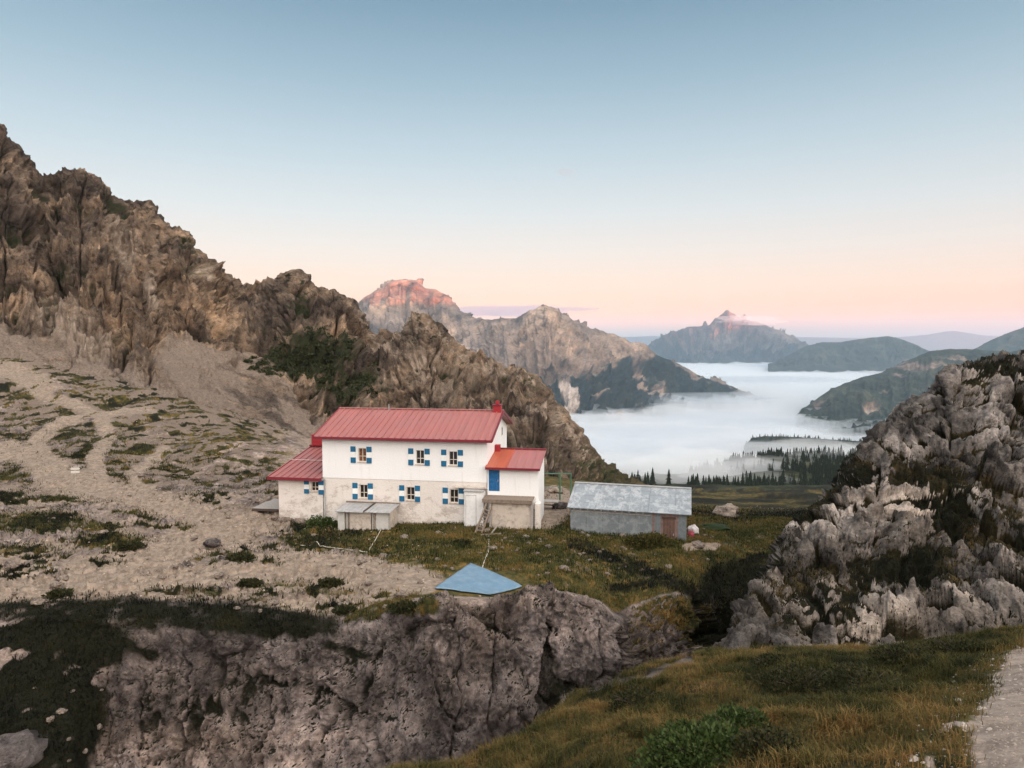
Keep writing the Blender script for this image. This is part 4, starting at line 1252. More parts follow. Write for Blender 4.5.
# left annex
XA = hp(278.8, 500)[0]
AD = 7.0
ZAE = hp(297, 477.8, -0.4)[1]
ZAT = hp(312, 446.5, AD)[1]
XAl = hp(267.6, 477.5, -0.4)[0]
XAt = hp(304, 446.5, AD)[0]
ax_, azt = hp(314.6, 481.8, 0.0); azb = hp(314.6, 491.2)[1]
ha = (ax_ - 0.29, ax_ + 0.29, azb, azt)
slope_a = (ZAT - ZAE) / (AD + 0.4)
b = holed_wall(XA, -0.004, -1.6, ZAE + 0.4 * slope_a - 0.11, 0.0, [ha], 0.2, 0)
zt1 = ZAE + (AD + 0.1) * slope_a
n = len(b.v); b.v += [(XA, 0, -1.6), (XA, AD - .3, -1.6), (XA, AD - .3, ZAE + (AD + 0.1) * slope_a - 0.13), (XA, 0, ZAE + 0.4 * slope_a - 0.11)]; b.f.append((n, n + 1, n + 2, n + 3))
b.quad((XA, AD - .3, -1.6), (-0.004, AD - .3, -1.6), (-0.004, AD - .3, zt1 - .13), (XA, AD - .3, zt1 - .13))
b.build('annex_wall', M_STONE, hut)
window(ha, hut, 0.0)
shutter(ha[0] - 0.16 - 0.36, ha[0] - 0.16, ha[2] - 0.18, ha[3] + 0.12, 0.0, hut)
shutter(ha[1] + 0.03, ha[1] + 0.42, ha[2] - 0.22, ha[3] + 0.12, 0.0, hut)
b = MB()
roof_panel(b, (XAl, -0.4, ZAE), (-0.02, -0.4, ZAE), (-0.02, AD, ZAT), (XAl, AD, ZAT), 0.1, 0.47)
ra = b.build('annex_roof', M_ROOF, hut)
MB().box(XAl - 0.02, 0.10, -0.48, -0.41, ZAE - 0.2, ZAE + 0.015).build('gutter', M_TRIM, ra)
b = MB(); b.bar((XAl + .02, -0.4, ZAE - .03), (XAl + .02, AD, ZAT - .03), .09, .18); b.build('verge_board', M_TRIM, ra)
ym = AD * 0.47
b = MB(); b.bar((XAl + 0.1, ym, ZAE + (ym + .4) * slope_a + 0.10), (-0.06, ym, ZAE + (ym + .4) * slope_a + 0.10), 0.05, 0.05); b.build('snow_guard', plain('snow_guard_metal', (0.55, 0.42, 0.4), 0.5), ra)
b = MB(); b.bar((XAl - 0.05, AD - 0.05, ZAT + 0.08), (-0.03, AD - 0.05, ZAT + 0.08), 0.3, 0.16); b.build('ridge_cap', M_TRIM, ra)
xa1 = hp(313.5, 440, AD)[0]
MB().box(xa1, -0.03, AD - 0.4, AD + 0.6, ZAT + 0.165, hp(315, 434, AD)[1]).build('red_upstand', M_RED, hut)
# whitewashed rubble heap at the annex foot
M_RUBBLE = plain('pale_rubble', (0.55, 0.5, 0.45), 0.9, 0.2, 4, 0.5, 10)

# right annex
XB0 = hp(487.4, 485, -0.12)[0]; XB1 = hp(538.6, 490, -0.12)[0]
YB = -0.12; BD = 3.7
ZBE = hp(510, 468.3, YB - 0.35)[1]; ZBT = hp(515, 449.6, BD)[1]
XBl = hp(485.3, 467, YB - 0.35)[0]; XBr = hp(539.3, 470, YB - 0.35)[0] + 0.05
sb = (ZBT - ZBE) / (BD + 0.35 - YB)
ZDK = hp(500, 495.2, YB)[1]
xd0 = hp(488.6, 480, YB)[0]; xd1 = hp(499.6, 480, YB)[0]; zdt = hp(494, 469.6, YB)[1] - 0.03; zdb = hp(494, 493.4, YB)[1]
b = holed_wall(XB0, XB1, -1.6, ZBE + 0.35 * sb - 0.1, YB, [(xd0, xd1, zdb, zdt)], 0.10, 0)
n = len(b.v); b.v += [(XB1, YB, -1.6), (XB1, BD, -1.6), (XB1, BD, ZBT - 0.14), (XB1, YB, ZBE + 0.35 * sb - 0.1)]; b.f.append((n, n + 1, n + 2, n + 3))
n = len(b.v); b.v += [(XB0, YB, -1.6), (XB0, BD, -1.6), (XB0, BD, ZBT - 0.14), (XB0, YB, ZBE + 0.35 * sb - 0.1)]; b.f.append((n, n + 3, n + 2, n + 1))
b.quad((XB0, BD, -1.6), (XB1, BD, -1.6), (XB1, BD, ZBT - .14), (XB0, BD, ZBT - .14))
b.build('side_annex_wall', M_WHITE, hut)
dr = MB().box(xd0 + 0.01, xd1 - 0.01, YB + 0.05, YB + 0.11, zdb + 0.16, zdt - 0.01)
for k in range(1, 4):
    xk = xd0 + (xd1 - xd0) * k / 4
    dr.box(xk - 0.008, xk + 0.008, YB + 0.044, YB + 0.049, zdb + 0.18, zdt - 0.02)
door = dr.build('door', M_DOOR, hut)
MB().box(xd1 - 0.14, xd1 - 0.10, YB - 0.005, YB + 0.043, zdb + 0.85, zdb + 0.99).build('handle', M_GREYMETAL, door)
MB().box(xd0 + 0.01, xd1 - 0.01, YB + 0.03, YB + 0.115, zdb + 0.0, zdb + 0.155).build('kick_board', M_SHWHITE, door)
xsplit = hp(505.8, 468, YB - 0.35)[0]
b = MB()
roof_panel(b, (xsplit, YB - 0.35, ZBE), (XBr, YB - 0.35, ZBE), (XBr, BD + .1, ZBT), (xsplit, BD + .1, ZBT), 0.09, 0.6, 0.035)
rs = b.build('side_annex_roof', M_ROOF, hut)
b = MB()
roof_panel(b, (XBl, YB - 0.35, ZBE + 0.02), (xsplit + 0.03, YB - 0.35, ZBE + 0.02), (xsplit + 0.03, BD + .1, ZBT + 0.02), (XBl, BD + .1, ZBT + 0.02), 0.07, 0.7, 0.03)
b.build('porch_roof', M_ROOF2, hut, label='newer orange red roof sheet over the blue door')
MB().box(XBl, XBr, YB - 0.42, YB - 0.36, ZBE - 0.13, ZBE + 0.03).build('gutter', M_TRIM, rs)
b = MB(); b.bar((XBr - 1.6 - 2, BD + .08, ZBT + .06), (XBr + .03, BD + .08, ZBT + .06), .2, .1); b.build('ridge_cap', M_TRIM, rs)
xv = hp(498, 446, BD - .3)[0]
MB().box(xv - 0.2, xv + 0.2, BD - 0.6, BD - 0.2, ZBT - 0.15, ZBT + 0.42).build('vent_box', M_RED, hut, 0.03)

# terrace in front of the side annex: deck on a rendered retaining wall with posts
DK0 = hp(482.5, 500, -1.35)[0]; DK1 = hp(532.5, 500, -1.35)[0]
b = MB()
for k in range(9):
    y0 = -1.45 + k * 0.147
    b.box(DK0, DK1, y0, y0 + 0.135, ZDK - 0.08, ZDK)
b.box(DK0, DK1, -1.5, -1.452, ZDK - 0.24, ZDK + 0.004)
deck = b.build('deck', M_WOOD, hut)
xw0 = hp(491.8, 510, -1.25)[0]; xw1 = hp(530.8, 510, -1.25)[0]
MB().box(xw0, xw1, -1.25, -0.13, -1.7, ZDK - 0.245).build('retaining_wall', M_CONC, hut)
for xk in (xw0 - 0.08, xw1 + 0.09):
    MB().box(xk - 0.07, xk + 0.07, -1.44, -1.30, -1.9, ZDK - 0.245).build('deck_post', M_GREYWOOD, deck)
MB().box(xw1 + 0.25, xw1 + 0.62, -0.9, -0.14, -1.7, ZDK - 0.35).build('stone_pier', M_STONE, hut)

# white boarded porch against the front wall
xp0 = hp(464.3, 505, -0.75)[0]; xp1 = hp(483.4, 505, -0.75)[0]; zpt = hp(470, 491.5, -0.75)[1]; zpb = hp(470, 528.5, -0.75)[1] - 0.4
xp1 = min(xp1, DK0 - 0.02)
pw = MB().box(xp0, xp1, -0.75, -0.004, zpb, zpt).build('porch', M_PORCH, hut)
pm = xp0 + (xp1 - xp0) * 0.60
pd = MB().box(xp0 + 0.14, pm, -0.772, -0.752, zpb + 0.5, zpt - 0.28).build('porch_door', M_PORCH, pw)
b = MB()
for (a, c) in ((xp0 + .10, xp0 + .135), (pm + .005, pm + .04)):
    b.box(a, c, -0.79, -0.752, zpb + 0.42, zpt - 0.24)
b.box(xp0 + .10, pm + .04, -0.79, -0.752, zpt - 0.275, zpt - 0.235)
b.build('door_frame', plain('porch_frame_paint', (0.5, 0.5, 0.5), .7), pw)
MB().box(xp0 - 0.06, xp1 + 0.02, -0.84, -0.006, zpt + 0.003, zpt + 0.07).build('porch_top', M_GREYMETAL, pw)
b = MB().box(xp0 - 0.9, XB0 - 0.02, -0.30, -0.034, ZD - 0.40, ZD - 0.33)
b.build('canopy_ledge', M_CONC, hut)
# downpipe at the joint of annex and main wall
b = MB().tube([(0.18, -0.07, ZD - 0.1), (0.18, -0.07, -0.6)], 0.045); b.build('downpipe', M_GREYMETAL, hut)

# ================================================================== things round the hut


def local(u, v, Y):
    X_, Z_ = hp(u, v, Y)
    return HO + HX * X_ + HY * Y + Vector((0, 0, Z_))


# grey lean-to shelter by the front wall
lt0 = hp(337.5, 515, -2.0)[0]; lt1 = hp(389.6, 515, -2.0)[0]
zl = hp(360, 512.0, -2.25)[1]; zbk = hp(360, 503.0, -0.15)[1]; zg = hp(360, 529, -2.0)[1] - 0.5
zlb = zl + 0.42
sh = empty('lean_to_shelter', HO + HX * lt0 + HY * -2.0 + Vector((0, 0, zg)), -TH)
tag(sh, 'low grey lean-to shelter with two tilted metal roof sheets against the hut', 'shelter')
Lw = lt1 - lt0; hgt = zl - zg; hbk = zbk - zg
for k, (a, c) in enumerate(((0.12, 0.5), (0.9, Lw - 1.4), (Lw - 1.0, Lw - 0.06))):
    MB().box(a if k else 0.0, c, 0.05, 0.22, 0, hgt - 0.12).build('front_board', M_CONC if k == 1 else plain('shelter_grey_board', (0.5, 0.48, 0.45), .8, .12, 3), sh)
MB().box(0.15, Lw - 0.17, 0.24, 0.32, 0, hgt - 0.02).build('front_wall', M_CONC, sh)
for xk in (0.7, Lw - 1.25, Lw - 0.04):
    MB().box(xk - 0.06, xk + 0.06, 0.0, 0.12, -0.2, hgt - 0.10).build('post', M_GREYWOOD, sh)
MB().box(0.02, 0.14, 0.23, 1.7, 0, hgt - 0.06).build('side_wall', M_CONC, sh)
MB().box(Lw - 0.16, Lw - 0.04, 0.23, 1.7, 0, hgt - 0.06).build('side_wall', M_CONC, sh)
for (a, c, dz) in ((-0.08, Lw * 0.52, 0.0), (Lw * 0.54, Lw + 0.12, 0.03)):
    b = MB(); roof_panel(b, (a, -0.25, hgt - 0.02 + dz), (c, -0.25, hgt - 0.02 + dz), (c, 1.85, hbk + dz), (a, 1.85, hbk + dz), 0.04, 0.3, 0.02, 0.03)
    b.build('roof_sheet', M_GREYMETAL, sh)
b = MB(); b.bar((-0.1, 1.9, hbk + 0.06), (Lw + 0.15, 1.9, hbk + 0.06), .1, .1); b.build('top_rail', M_WOOD, sh)
b = MB(); b.bar((Lw * 0.53, -0.2, hgt + 0.04), (Lw * 0.53 + .1, 1.8, hbk + 0.06), .12, .06); b.build('roof_batten', M_DARKWOOD, sh)

# weathered deck left of the annex
dk = empty('wooden_platform', HO + HX * (XA - 2.4) + HY * 0.6 + Vector((0, 0, hp(262, 513, 0.6)[1])), -TH + 0.03)
tag(dk, 'low weathered wooden platform left of the hut annex', 'platform')
b = MB()
for k in range(16):
    b.box(-0.1, 2.35, k * 0.2, k * 0.2 + 0.185, 0.28, 0.34)
b.build('boards', M_GREYWOOD, dk)
b = MB().box(-0.1, 2.35, -0.06, -0.005, 0.16, 0.335); b.build('edge_board', M_DARKWOOD, dk)
for xk in (0.0, 1.1, 2.2):
    MB().box(xk, xk + 0.12, 0.02, 0.14, -0.5, 0.275).build('post', M_DARKWOOD, dk)

# wooden steps leaning on the deck
p0 = gpt(475, 534); p1 = gpt(481.5, 533.5)
t0 = local(486.5, 503.5, -1.62); t1 = local(491.5, 507.5, -1.62)
st = empty('wooden_steps', (p0 + p1) / 2)
tag(st, 'steep broken wooden steps leaning on the hut deck', 'steps')
o_ = st.location
for a, c in ((p0, t0), (p1, t1)):
    b = MB(); b.bar(a - o_ - (c - a).normalized() * 0.3, c - o_, 0.08, 0.16); b.build('stringer', M_WOOD, st)
b = MB()
for k in range(1, 8):
    t = k / 8.5
    b.bar(p0.lerp(t0, t) - o_, p1.lerp(t1, t) - o_, 0.16, 0.03)
b.build('treads', M_WOOD, st)


def plank(pa, pb, w, h, lab, mat=M_GREYWOOD):
    o_ = Vector(pa)
    b = MB(); b.bar((0, 0, 0), Vector(pb) - o_, w, h)
    o = b.build('plank', mat)
    o.location = o_
    tag(o, lab, 'plank')
    return o


g1_ = gpt(491, 534); plank(g1_ + Vector((0, 0, 0.02)), g1_ + Vector((0.75, 0.2, 0.95)), 0.14, 0.05, 'grey plank propped up beside the foot of the wooden steps')
g2_ = gpt(486, 536); plank(g2_ + Vector((-0.4, 0, .06)), g2_ + Vector((1.0, 0.15, 0.12)), 0.16, 0.06, 'plank lying flat on the stones below the wooden steps', M_WOOD)


def rope(name, pix, lab, r=0.022, mat=None, lift=0.05):
    pts = []
    for (u, v) in pix:
        pts.append(gpt(u, v) + Vector((0, 0, lift)))
    dense = []
    for a, c in zip(pts[:-1], pts[1:]):
        for k in range(8):
            p = a.lerp(c, k / 8)
            p.z = max(ground(p.x, p.y) + lift * 0.7, p.z)
            dense.append(p)
    dense.append(pts[-1])
    o_ = dense[0].copy()
    b = MB().tube([p - o_ for p in dense], r)
    o = b.build(name, mat, None, smooth=True)
    o.location = o_
    tag(o, lab, 'hose')
    return o


M_HOSE = plain('pale_hose', (0.45, 0.40, 0.33), 0.7, 0.1)
rope('hose', [(489, 540), (488, 553), (484, 563), (481.5, 571)], 'pale hose running from the wooden steps down to the blue sheet', 0.035, M_HOSE)
rope('hose', [(382, 528), (378, 536), (374, 543), (369, 551)], 'pale hose slanting down the grass from the lean-to shelter', 0.03, M_HOSE)
rope('hose', [(300, 546), (320, 547), (345, 550), (367, 553)], 'pale hose lying across the grass edge beside the dirt track', 0.03, M_HOSE)
rope('hose', [(300, 532), (312, 526), (326, 519), (333, 516)], 'greenish hose slanting up the grass to the left annex', 0.03, plain('green_hose', (0.20, 0.26, 0.13), 0.6))

# blue sheet lying on the slope
c4 = [P3(435, 597.5, 33.0), P3(489, 598.5, 33.2), P3(522, 587.5, 35.0), P3(470.5, 570.5, 37.6)]
n = 26
g = np.zeros((n, n, 3))
for i in range(n):
    for j in range(n):
        s, t = j / (n - 1), i / (n - 1)
        p = (c4[0] * (1 - s) + c4[1] * s) * (1 - t) + (c4[3] * (1 - s) + c4[2] * s) * t
        g[i, j] = p
gp = g.copy()
g[..., 2] += 0.16 * fbm(gp / 1.1, 3, 701) + 0.07 * ridged(gp / np.array([0.5, 1.6, 1.0]), 3, 702) + 0.06 * np.sin(np.linspace(0, 1, n)[None, :] * math.pi)
lowg = np.array([[ground(g[i, j, 0], g[i, j, 1]) for j in range(n)] for i in range(n)])
g[..., 2] = np.maximum(g[..., 2], lowg + 0.12)
ctr = g.reshape(-1, 3).mean(0)
b2 = g.copy(); b2[..., 2] -= 0.05
M_TARP = plain('blue_sheet_plastic', (0.125, 0.215, 0.30), 0.42, 0.14, 1.2, 0.15, 4, dirt=(0.24, 0.30, 0.33, 1), dirt_amt=0.6, spec=0.4)
tarp = closed('tarpaulin', g - ctr, b2 - ctr, M_TARP)
tarp.location = ctr
del tarp['kind']
tag(tarp, 'pale blue sheet spread on the slope below the hut', 'tarpaulin')
b = MB()
for (i, j) in ((1, 1), (1, n - 2), (n - 2, 1), (n - 2, n - 2)):
    p = g[i, j] - ctr
    b.box(p[0] - 0.16, p[0] + 0.16, p[1] - 0.12, p[1] + 0.12, p[2] + 0.02, p[2] + 0.14)

# ------------------------------------------------------------------ shed
TB = math.radians(14.5)
BX = Vector((math.cos(TB), -math.sin(TB), 0)); BY = Vector((math.sin(TB), math.cos(TB), 0))
BO = P3(570.2, 530.5, 47.0)
shed = empty('shed', BO, -TB)
tag(shed, 'long low grey shed with pale patched metal roof and brown end door', 'shed')


def bp(u, v, Y=0.0):
    return on_plane(u, v, BO, BX, BY, Y)


SX = bp(686.5, 525)[0]; SDp = 6.4
zse = bp(628, 511, -0.25)[1]
zsr = bp(628, 485.2, SDp / 2)[1]
xsl = bp(566.9, 508, -0.25)[0]; xsr = bp(691.4, 514, -0.25)[0]
xsp = bp(652, 520)[0]


def sheet_metal(name, base, patchc, sc):
    m = NT(name)
    br = m.n('ShaderNodeTexBrick')
    br.inputs['Color1'].default_value = tuple(base) + (1,)
    br.inputs['Color2'].default_value = tuple(x * 0.86 for x in base) + (1,)
    br.inputs['Mortar'].default_value = tuple(x * 0.62 for x in base) + (1,)
    br.inputs['Scale'].default_value = sc
    br.inputs['Mortar Size'].default_value = 0.02
    br.inputs['Brick Width'].default_value = 0.9
    br.inputs['Row Height'].default_value = 1.6
    m.l(m.coord(rot=(math.radians(0), 0, math.radians(90))) if 'roof' in name else m.coord(rot=(math.radians(90), 0, 0)), br.inputs['Vector'])
    n = m.noise(m.coord((1, 0.5, 1)), 1.9, 8, 0.75, 0.4)
    n2 = m.noise(m.coord(), 5.5, 6, 0.7)
    k = m.mix(m.math('MULTIPLY', m.ramp(n, [(0.47, (0, 0, 0)), (0.56, (1, 1, 1))]), 0.55), br.outputs['Color'], tuple(patchc) + (1,))
    k = m.mix(m.math('MULTIPLY', m.ramp(n2, [(0.55, (0, 0, 0)), (0.64, (1, 1, 1))]), 0.55), k, (0.13, 0.12, 0.115, 1))
    return m.bsdf(k, 0.6, m.bump(n2, 0.25, 0.03), spec=0.4)


M_SROOF = sheet_metal('patched_roof_metal', (0.235, 0.26, 0.28), (0.45, 0.465, 0.47), 0.9)
M_SWALL = sheet_metal('patched_wall_metal', (0.165, 0.187, 0.20), (0.29, 0.315, 0.32), 0.8)
b = MB().box(0, xsp, 0, SDp, -1.0, zse - 0.02)
b.box(xsp, SX, 0.012, SDp - .01, -1.0, zse - 0.02)
for x in (0.0, SX):
    n_ = len(b.v); b.v += [(x, 0, zse - .02), (x, SDp, zse - .02), (x, SDp / 2, zsr - 0.06)]; b.f.append((n_, n_ + 1, n_ + 2))
b.build('wall', M_SWALL, shed)
b = MB()
roof_panel(b, (xsl, -0.25, zse), (xsr, -0.25, zse), (xsr, SDp / 2, zsr), (xsl, SDp / 2, zsr), 0.05, 0.8, 0.018, 0.05)
roof_panel(b, (xsr, SDp + .25, zse), (xsl, SDp + .25, zse), (xsl, SDp / 2, zsr), (xsr, SDp / 2, zsr), 0.05, 0.8, 0.018, 0.05)
r_ = b.build('roof', M_SROOF, shed)
b = MB(); b.bar((xsl, SDp / 2, zsr + .02), (xsr, SDp / 2, zsr + .02), .3, .05); b.build('ridge_cap', M_GREYMETAL, r_)
b = MB()
xk = xsp + 0.02
k = 0
bmats = [plain('plank_grey_blue', (0.16, 0.18, 0.19), .85, .25, 6), plain('plank_brown', (0.22, 0.115, 0.085), .85, .3, 6), plain('plank_mauve', (0.20, 0.135, 0.12), .85, .3, 6)]
bb = [MB(), MB(), MB()]
while xk < SX - 0.02:
    wv = random.uniform(0.16, 0.24)
    bb[random.choice([1, 2, 1, 2, 0]) if xk < SX - .9 else random.choice([0, 2, 0])].box(xk, min(xk + wv - 0.02, SX), -0.03, 0.010, -0.9 - 0.05 * random.random(), zse - 0.07)
    xk += wv
for q_, mt in zip(bb, bmats):
    if q_.v:
        q_.build('end_boarding', mt, shed)
xd0 = bp(663, 528)[0]; xd1 = bp(675, 528)[0]
d_ = MB()
for k in range(4):
    d_.box(xd0 + (xd1 - xd0) * k / 4, xd0 + (xd1 - xd0) * (k + 1) / 4 - .015, -0.075, -0.034, -0.75, zse - 0.42)
dr = d_.build('door', plain('rusty_door_wood', (0.11, 0.066, 0.052), .85, .35, 4, dirt=(0.22, 0.10, 0.065, 1), dirt_amt=.6), shed, label='rusty brown plank door')
MB().box(xd0 - .06, xd1 + .06, -0.095, -0.034, zse - 0.40, zse - 0.28).build('lintel', M_DARKWOOD, dr)
MB().box(xd1 - .12, xd1 - .07, -0.10, -0.077, 0.15, 0.3).build('handle', M_GREYMETAL, dr)
b = MB()
for k in range(11):
    xx = 0.25 + k * (xsp - 0.4) / 11
    MB().box(xx, xx + 0.07, -0.26, -0.02, zse - 0.12, zse - 0.055).build('rafter_end', M_GREYWOOD, shed)
b = MB().box(0.1, xsp - 0.1, -0.05, -0.004, zse - 0.30, zse - 0.24); b.build('wall_batten', M_GREYWOOD, shed)

# green metal frame behind the annex
fr = empty('climbing_frame', P3(560, 489, 58) + Vector((0, 0, 0)))
fr.location.z = ground(fr.location.x, fr.location.y)
tag(fr, 'thin green metal frame standing between hut and shed', 'frame')
M_GREEN = plain('green_metal_paint', (0.06, 0.16, 0.10), 0.5)
for (xk) in (-1.7, 0.0, 0.95):
    b = MB().tube([(xk, 0, -0.3), (xk, 0, 2.35)], 0.07 if xk == 0 else 0.05); b.build('post', M_GREEN, fr)
b = MB().tube([(-1.75, 0, 2.3), (1.0, 0, 2.3)], 0.05); b.build('top_bar', M_GREEN, fr)
b = MB().tube([(-1.7, 0.02, 2.25), (-1.2, 0.4, 1.6)], 0.03).tube([(-1.7, 0, 1.2), (0, 0, 1.2)], 0.02); b.build('brace', M_GREEN, fr)

# picnic table
pt_ = gpt(549, 509)
tb = empty('picnic_table', pt_, -0.2)
tag(tb, 'low grey wooden table beside the hut annex', 'table')
MB().box(-0.75, 0.75, -0.4, 0.4, 0.60, 0.67).build('tabletop', M_GREYWOOD, tb)
for xk in (-0.55, 0.55):
    b = MB(); b.bar((xk, -0.3, -.1), (xk, 0.05, 0.6), .09, .09); b.bar((xk, 0.3, -.1), (xk, -0.05, 0.6), .09, .09); b.build('trestle', M_DARKWOOD, tb)
b = MB().box(-0.55, 0.55, -0.03, 0.03, 0.28, 0.36); b.build('stretcher', M_DARKWOOD, tb)

# trail sign on the left track
ps = gpt(75.5, 483)
sg = empty('trail_sign', ps, 0.15)
sg.scale = (0.75, 0.75, 0.85)
tag(sg, 'small white trail sign standing by the dirt track on the left slope', 'sign')
MB().tube([(0, 0, -0.2), (0, 0, 1.75)], 0.04).build('post', M_GREYWOOD, sg)
M_SIGN = plain('sign_white_board', (0.52, 0.5, 0.46), 0.6, 0.05)
for z in (1.55, 1.2):
    b = MB(); b.hexa([(-0.45, -0.06, z - .11), (0.45, -0.06, z - .11), (0.45, -0.035, z - .11), (-0.45, -0.035, z - .11)], [(-0.45, -0.06, z + .11), (0.45, -0.06, z + .11), (0.45, -0.035, z + .11), (-0.45, -0.035, z + .11)])
    n_ = len(b.v); b.v += [(0.45, -0.06, z - .11), (0.6, -0.06, z), (0.45, -0.06, z + .11), (0.45, -0.035, z - .11), (0.6, -0.035, z), (0.45, -0.035, z + .11)]
    b.f += [(n_, n_ + 1, n_ + 2), (n_ + 5, n_ + 4, n_ + 3), (n_, n_ + 3, n_ + 4, n_ + 1), (n_ + 1, n_ + 4, n_ + 5, n_ + 2)]
    b.build('board', M_SIGN, sg)

# ------------------------------------------------------------------ rocks


def rock_mesh(seed, sub=3, flat=0.7):
    bm = bmesh.new()
    bmesh.ops.create_icosphere(bm, subdivisions=sub, radius=1)
    p = np.array([x.co[:] for x in bm.verts]); f = np.array([[y.index for y in x.verts] for x in bm.faces])
    bm.free()
    a, c, i = worley(p * 1.3 + seed * 3.7, 900 + seed)
    k = 0.95 + 0.35 * fbm(p * 1.2 + seed, 4, 910 + seed) + 0.5 * (0.5 - a) - 0.12 * np.exp(-((c - a) / .1) ** 2) + 0.12 * fbm(p * 5, 3, 920 + seed)
    return p * k[:, None] * np.array([1.0, 0.8, flat]), f


M_BOULDER = terrain_mat('boulder_stone', 0.7, [(0.14, 0.11, 0.09), (0.33, 0.265, 0.215), (0.46, 0.38, 0.31)], DIRT, GRASS, MOSS, SCREE, 0.8)
M_BOULDER2 = terrain_mat('dark_boulder_stone', 0.7, [(0.06, 0.05, 0.045), (0.13, 0.108, 0.10), (0.22, 0.185, 0.17)], DIRT, GRASS, MOSS, SCREE, 0.8)
rock_me = []
for s in range(5):
    p, f = rock_mesh(s)
    me = mesh_np('boulder', p, f, True); me.materials.append(M_BOULDER if s < 3 else M_BOULDER2); rock_me.append(me)


def boulder(pos, r, s, lab, group=None, rz=0.0, flat=1.0):
    o = bpy.data.objects.new('boulder', rock_me[s % 5])
    o.location = pos + Vector((0, 0, r * 0.22)); o.scale = (r, r, r * flat); o.rotation_euler = (0, 0, rz)
    COL.objects.link(o)
    return tag(o, lab, 'boulder', group)


for (u, v, r, s, lab) in ((560, 508, 0.7, 3, 'dark boulder on the grass just behind the low table'), (553, 493, 1.1, 1, 'pale boulder right behind the hut side annex'), (541, 496, 0.8, 0, 'pale boulder touching the back of the hut side annex'),
                          (727, 516, 1.5, 2, 'big pale boulder alone on the meadow right of the shed'), (698, 547, 0.5, 0, 'flat whitish rock in the grass right of the shed'), (613, 530, .45, 1, 'white stone lying before the grey shed wall'),
                          (264, 502, 0.9, 0, 'pale boulder on the track just left of the wooden platform'), (212, 545, 0.55, 4, 'dark flat stone on the pale track left of the hut')):
    boulder(gpt(u, v), r, s, lab, None, random.uniform(0, 6), 0.7)
boulder(gpt(6, 764), 1.35, 3, 'big dark rock rising at the bottom left of the ravine', None, 1.0, .8)
for k in range(9):
    boulder(gpt(random.uniform(25, 130), random.uniform(660, 765)), random.choice([.08, .1, .15, .2]), k % 3, 'pale stone lying on the dark mossy slope of the ravine', 'pale stones on the mossy ravine slope', random.uniform(0, 6), .8)
bgp = 'limestone boulders strewn over the plateau'
for k in range(120):
    for _ in range(20):
        u, v = random.uniform(5, 480), random.uniform(470, 612)
        if 275 < u < 545 and v < 532: continue
        break
    p = gpt(u, v)
    if p.y > 75 or p.y < 28: continue
    boulder(p, random.choice([.1, .12, .15, .18, .22, .36]), k % 3, 'limestone boulder strewn on the plateau in front of the hut', bgp, random.uniform(0, 6), random.uniform(.5, .9))
for k in range(70):
    u, v = random.uniform(430, 720), random.uniform(528, 580)
    p = gpt(u, v)
    boulder(p, random.choice([.1, .13, .16, .2, .3]), k % 3, 'pale stone half buried in the brown grass below hut and shed', 'pale stones in the brown grass', random.uniform(0, 6), random.uniform(.5, .8))
for k in range(90):
    u, v = random.gauss(520, 50), random.choice([random.uniform(529, 540), random.uniform(529, 556)])
    if k % 3 == 0: u = random.uniform(575, 700)
    boulder(gpt(u, v), random.choice([.06, .08, .1, .14, .18]), k % 3, 'pale stone half buried in the brown grass below hut and shed', 'pale stones in the brown grass', random.uniform(0, 6), random.uniform(.5, .8))
# whitewashed rubble at the corner of the annex
for k in range(14):
    p = HO + HX * random.uniform(XA - .1, XA + 2.2) + HY * random.uniform(-0.9, -0.15)
    p.z = ground(p.x, p.y)
    o = boulder(p, random.uniform(.18, .38), k % 3, 'pale rubble stone piled at the corner of the left annex', 'rubble stones at the annex corner', random.uniform(0, 6), .8)


# loose small stones: far too many to count
def scatter(S, w, n, rng):
    """random points on a sheet with density w per vertex"""
    P = S.P
    a = P[1:, :-1] - P[:-1, :-1]; c = P[:-1, 1:] - P[:-1, :-1]
    ar = np.linalg.norm(np.cross(a, c), axis=-1)
    pr = (ar * w[:-1, :-1]).reshape(-1)
    pr = pr / pr.sum()
    k = rng.choice(len(pr), n, p=pr)
    i, j = np.divmod(k, P.shape[1] - 1)
    s = rng.random(n)[:, None]; t = rng.random(n)[:, None]
    pos = (P[i, j] * (1 - s) + P[i, j + 1] * s) * (1 - t) + (P[i + 1, j] * (1 - s) + P[i + 1, j + 1] * s) * t
    return pos, i, j


def pebbles(name, S, w, n, r0, r1, mat, seed):
    rng = np.random.default_rng(seed)
    pos, i, j = scatter(S, w, n, rng)
    oc = np.array([(1, 0, 0), (-1, 0, 0), (0, 1, 0), (0, -1, 0), (0, 0, 1), (0, 0, -0.6)], float)
    fc = np.array([(0, 2, 4), (2, 1, 4), (1, 3, 4), (3, 0, 4), (2, 0, 5), (1, 2, 5), (3, 1, 5), (0, 3, 5)])
    r = r0 + (r1 - r0) * rng.random(n) ** 2.5
    an = rng.random(n) * 6.28
    sc3 = (0.6 + 0.6 * rng.random((n, 1, 3))) * r[:, None, None] * np.array([1, 1, 0.6])
    v = oc[None] * sc3 * (0.75 + 0.5 * rng.random((n, 6, 1)))
    ca, sa = np.cos(an)[:, None], np.sin(an)[:, None]
    v = np.stack([v[..., 0] * ca - v[..., 1] * sa, v[..., 0] * sa + v[..., 1] * ca, v[..., 2]], -1) + pos[:, None, :]
    f = fc[None] + (np.arange(n) * 6)[:, None, None]
    me = mesh_np(name, v.reshape(-1, 3), f.reshape(-1, 3), False)
    me.materials.append(mat)
    o = bpy.data.objects.new(name, me); COL.objects.link(o); o['kind'] = 'stuff'
    return o


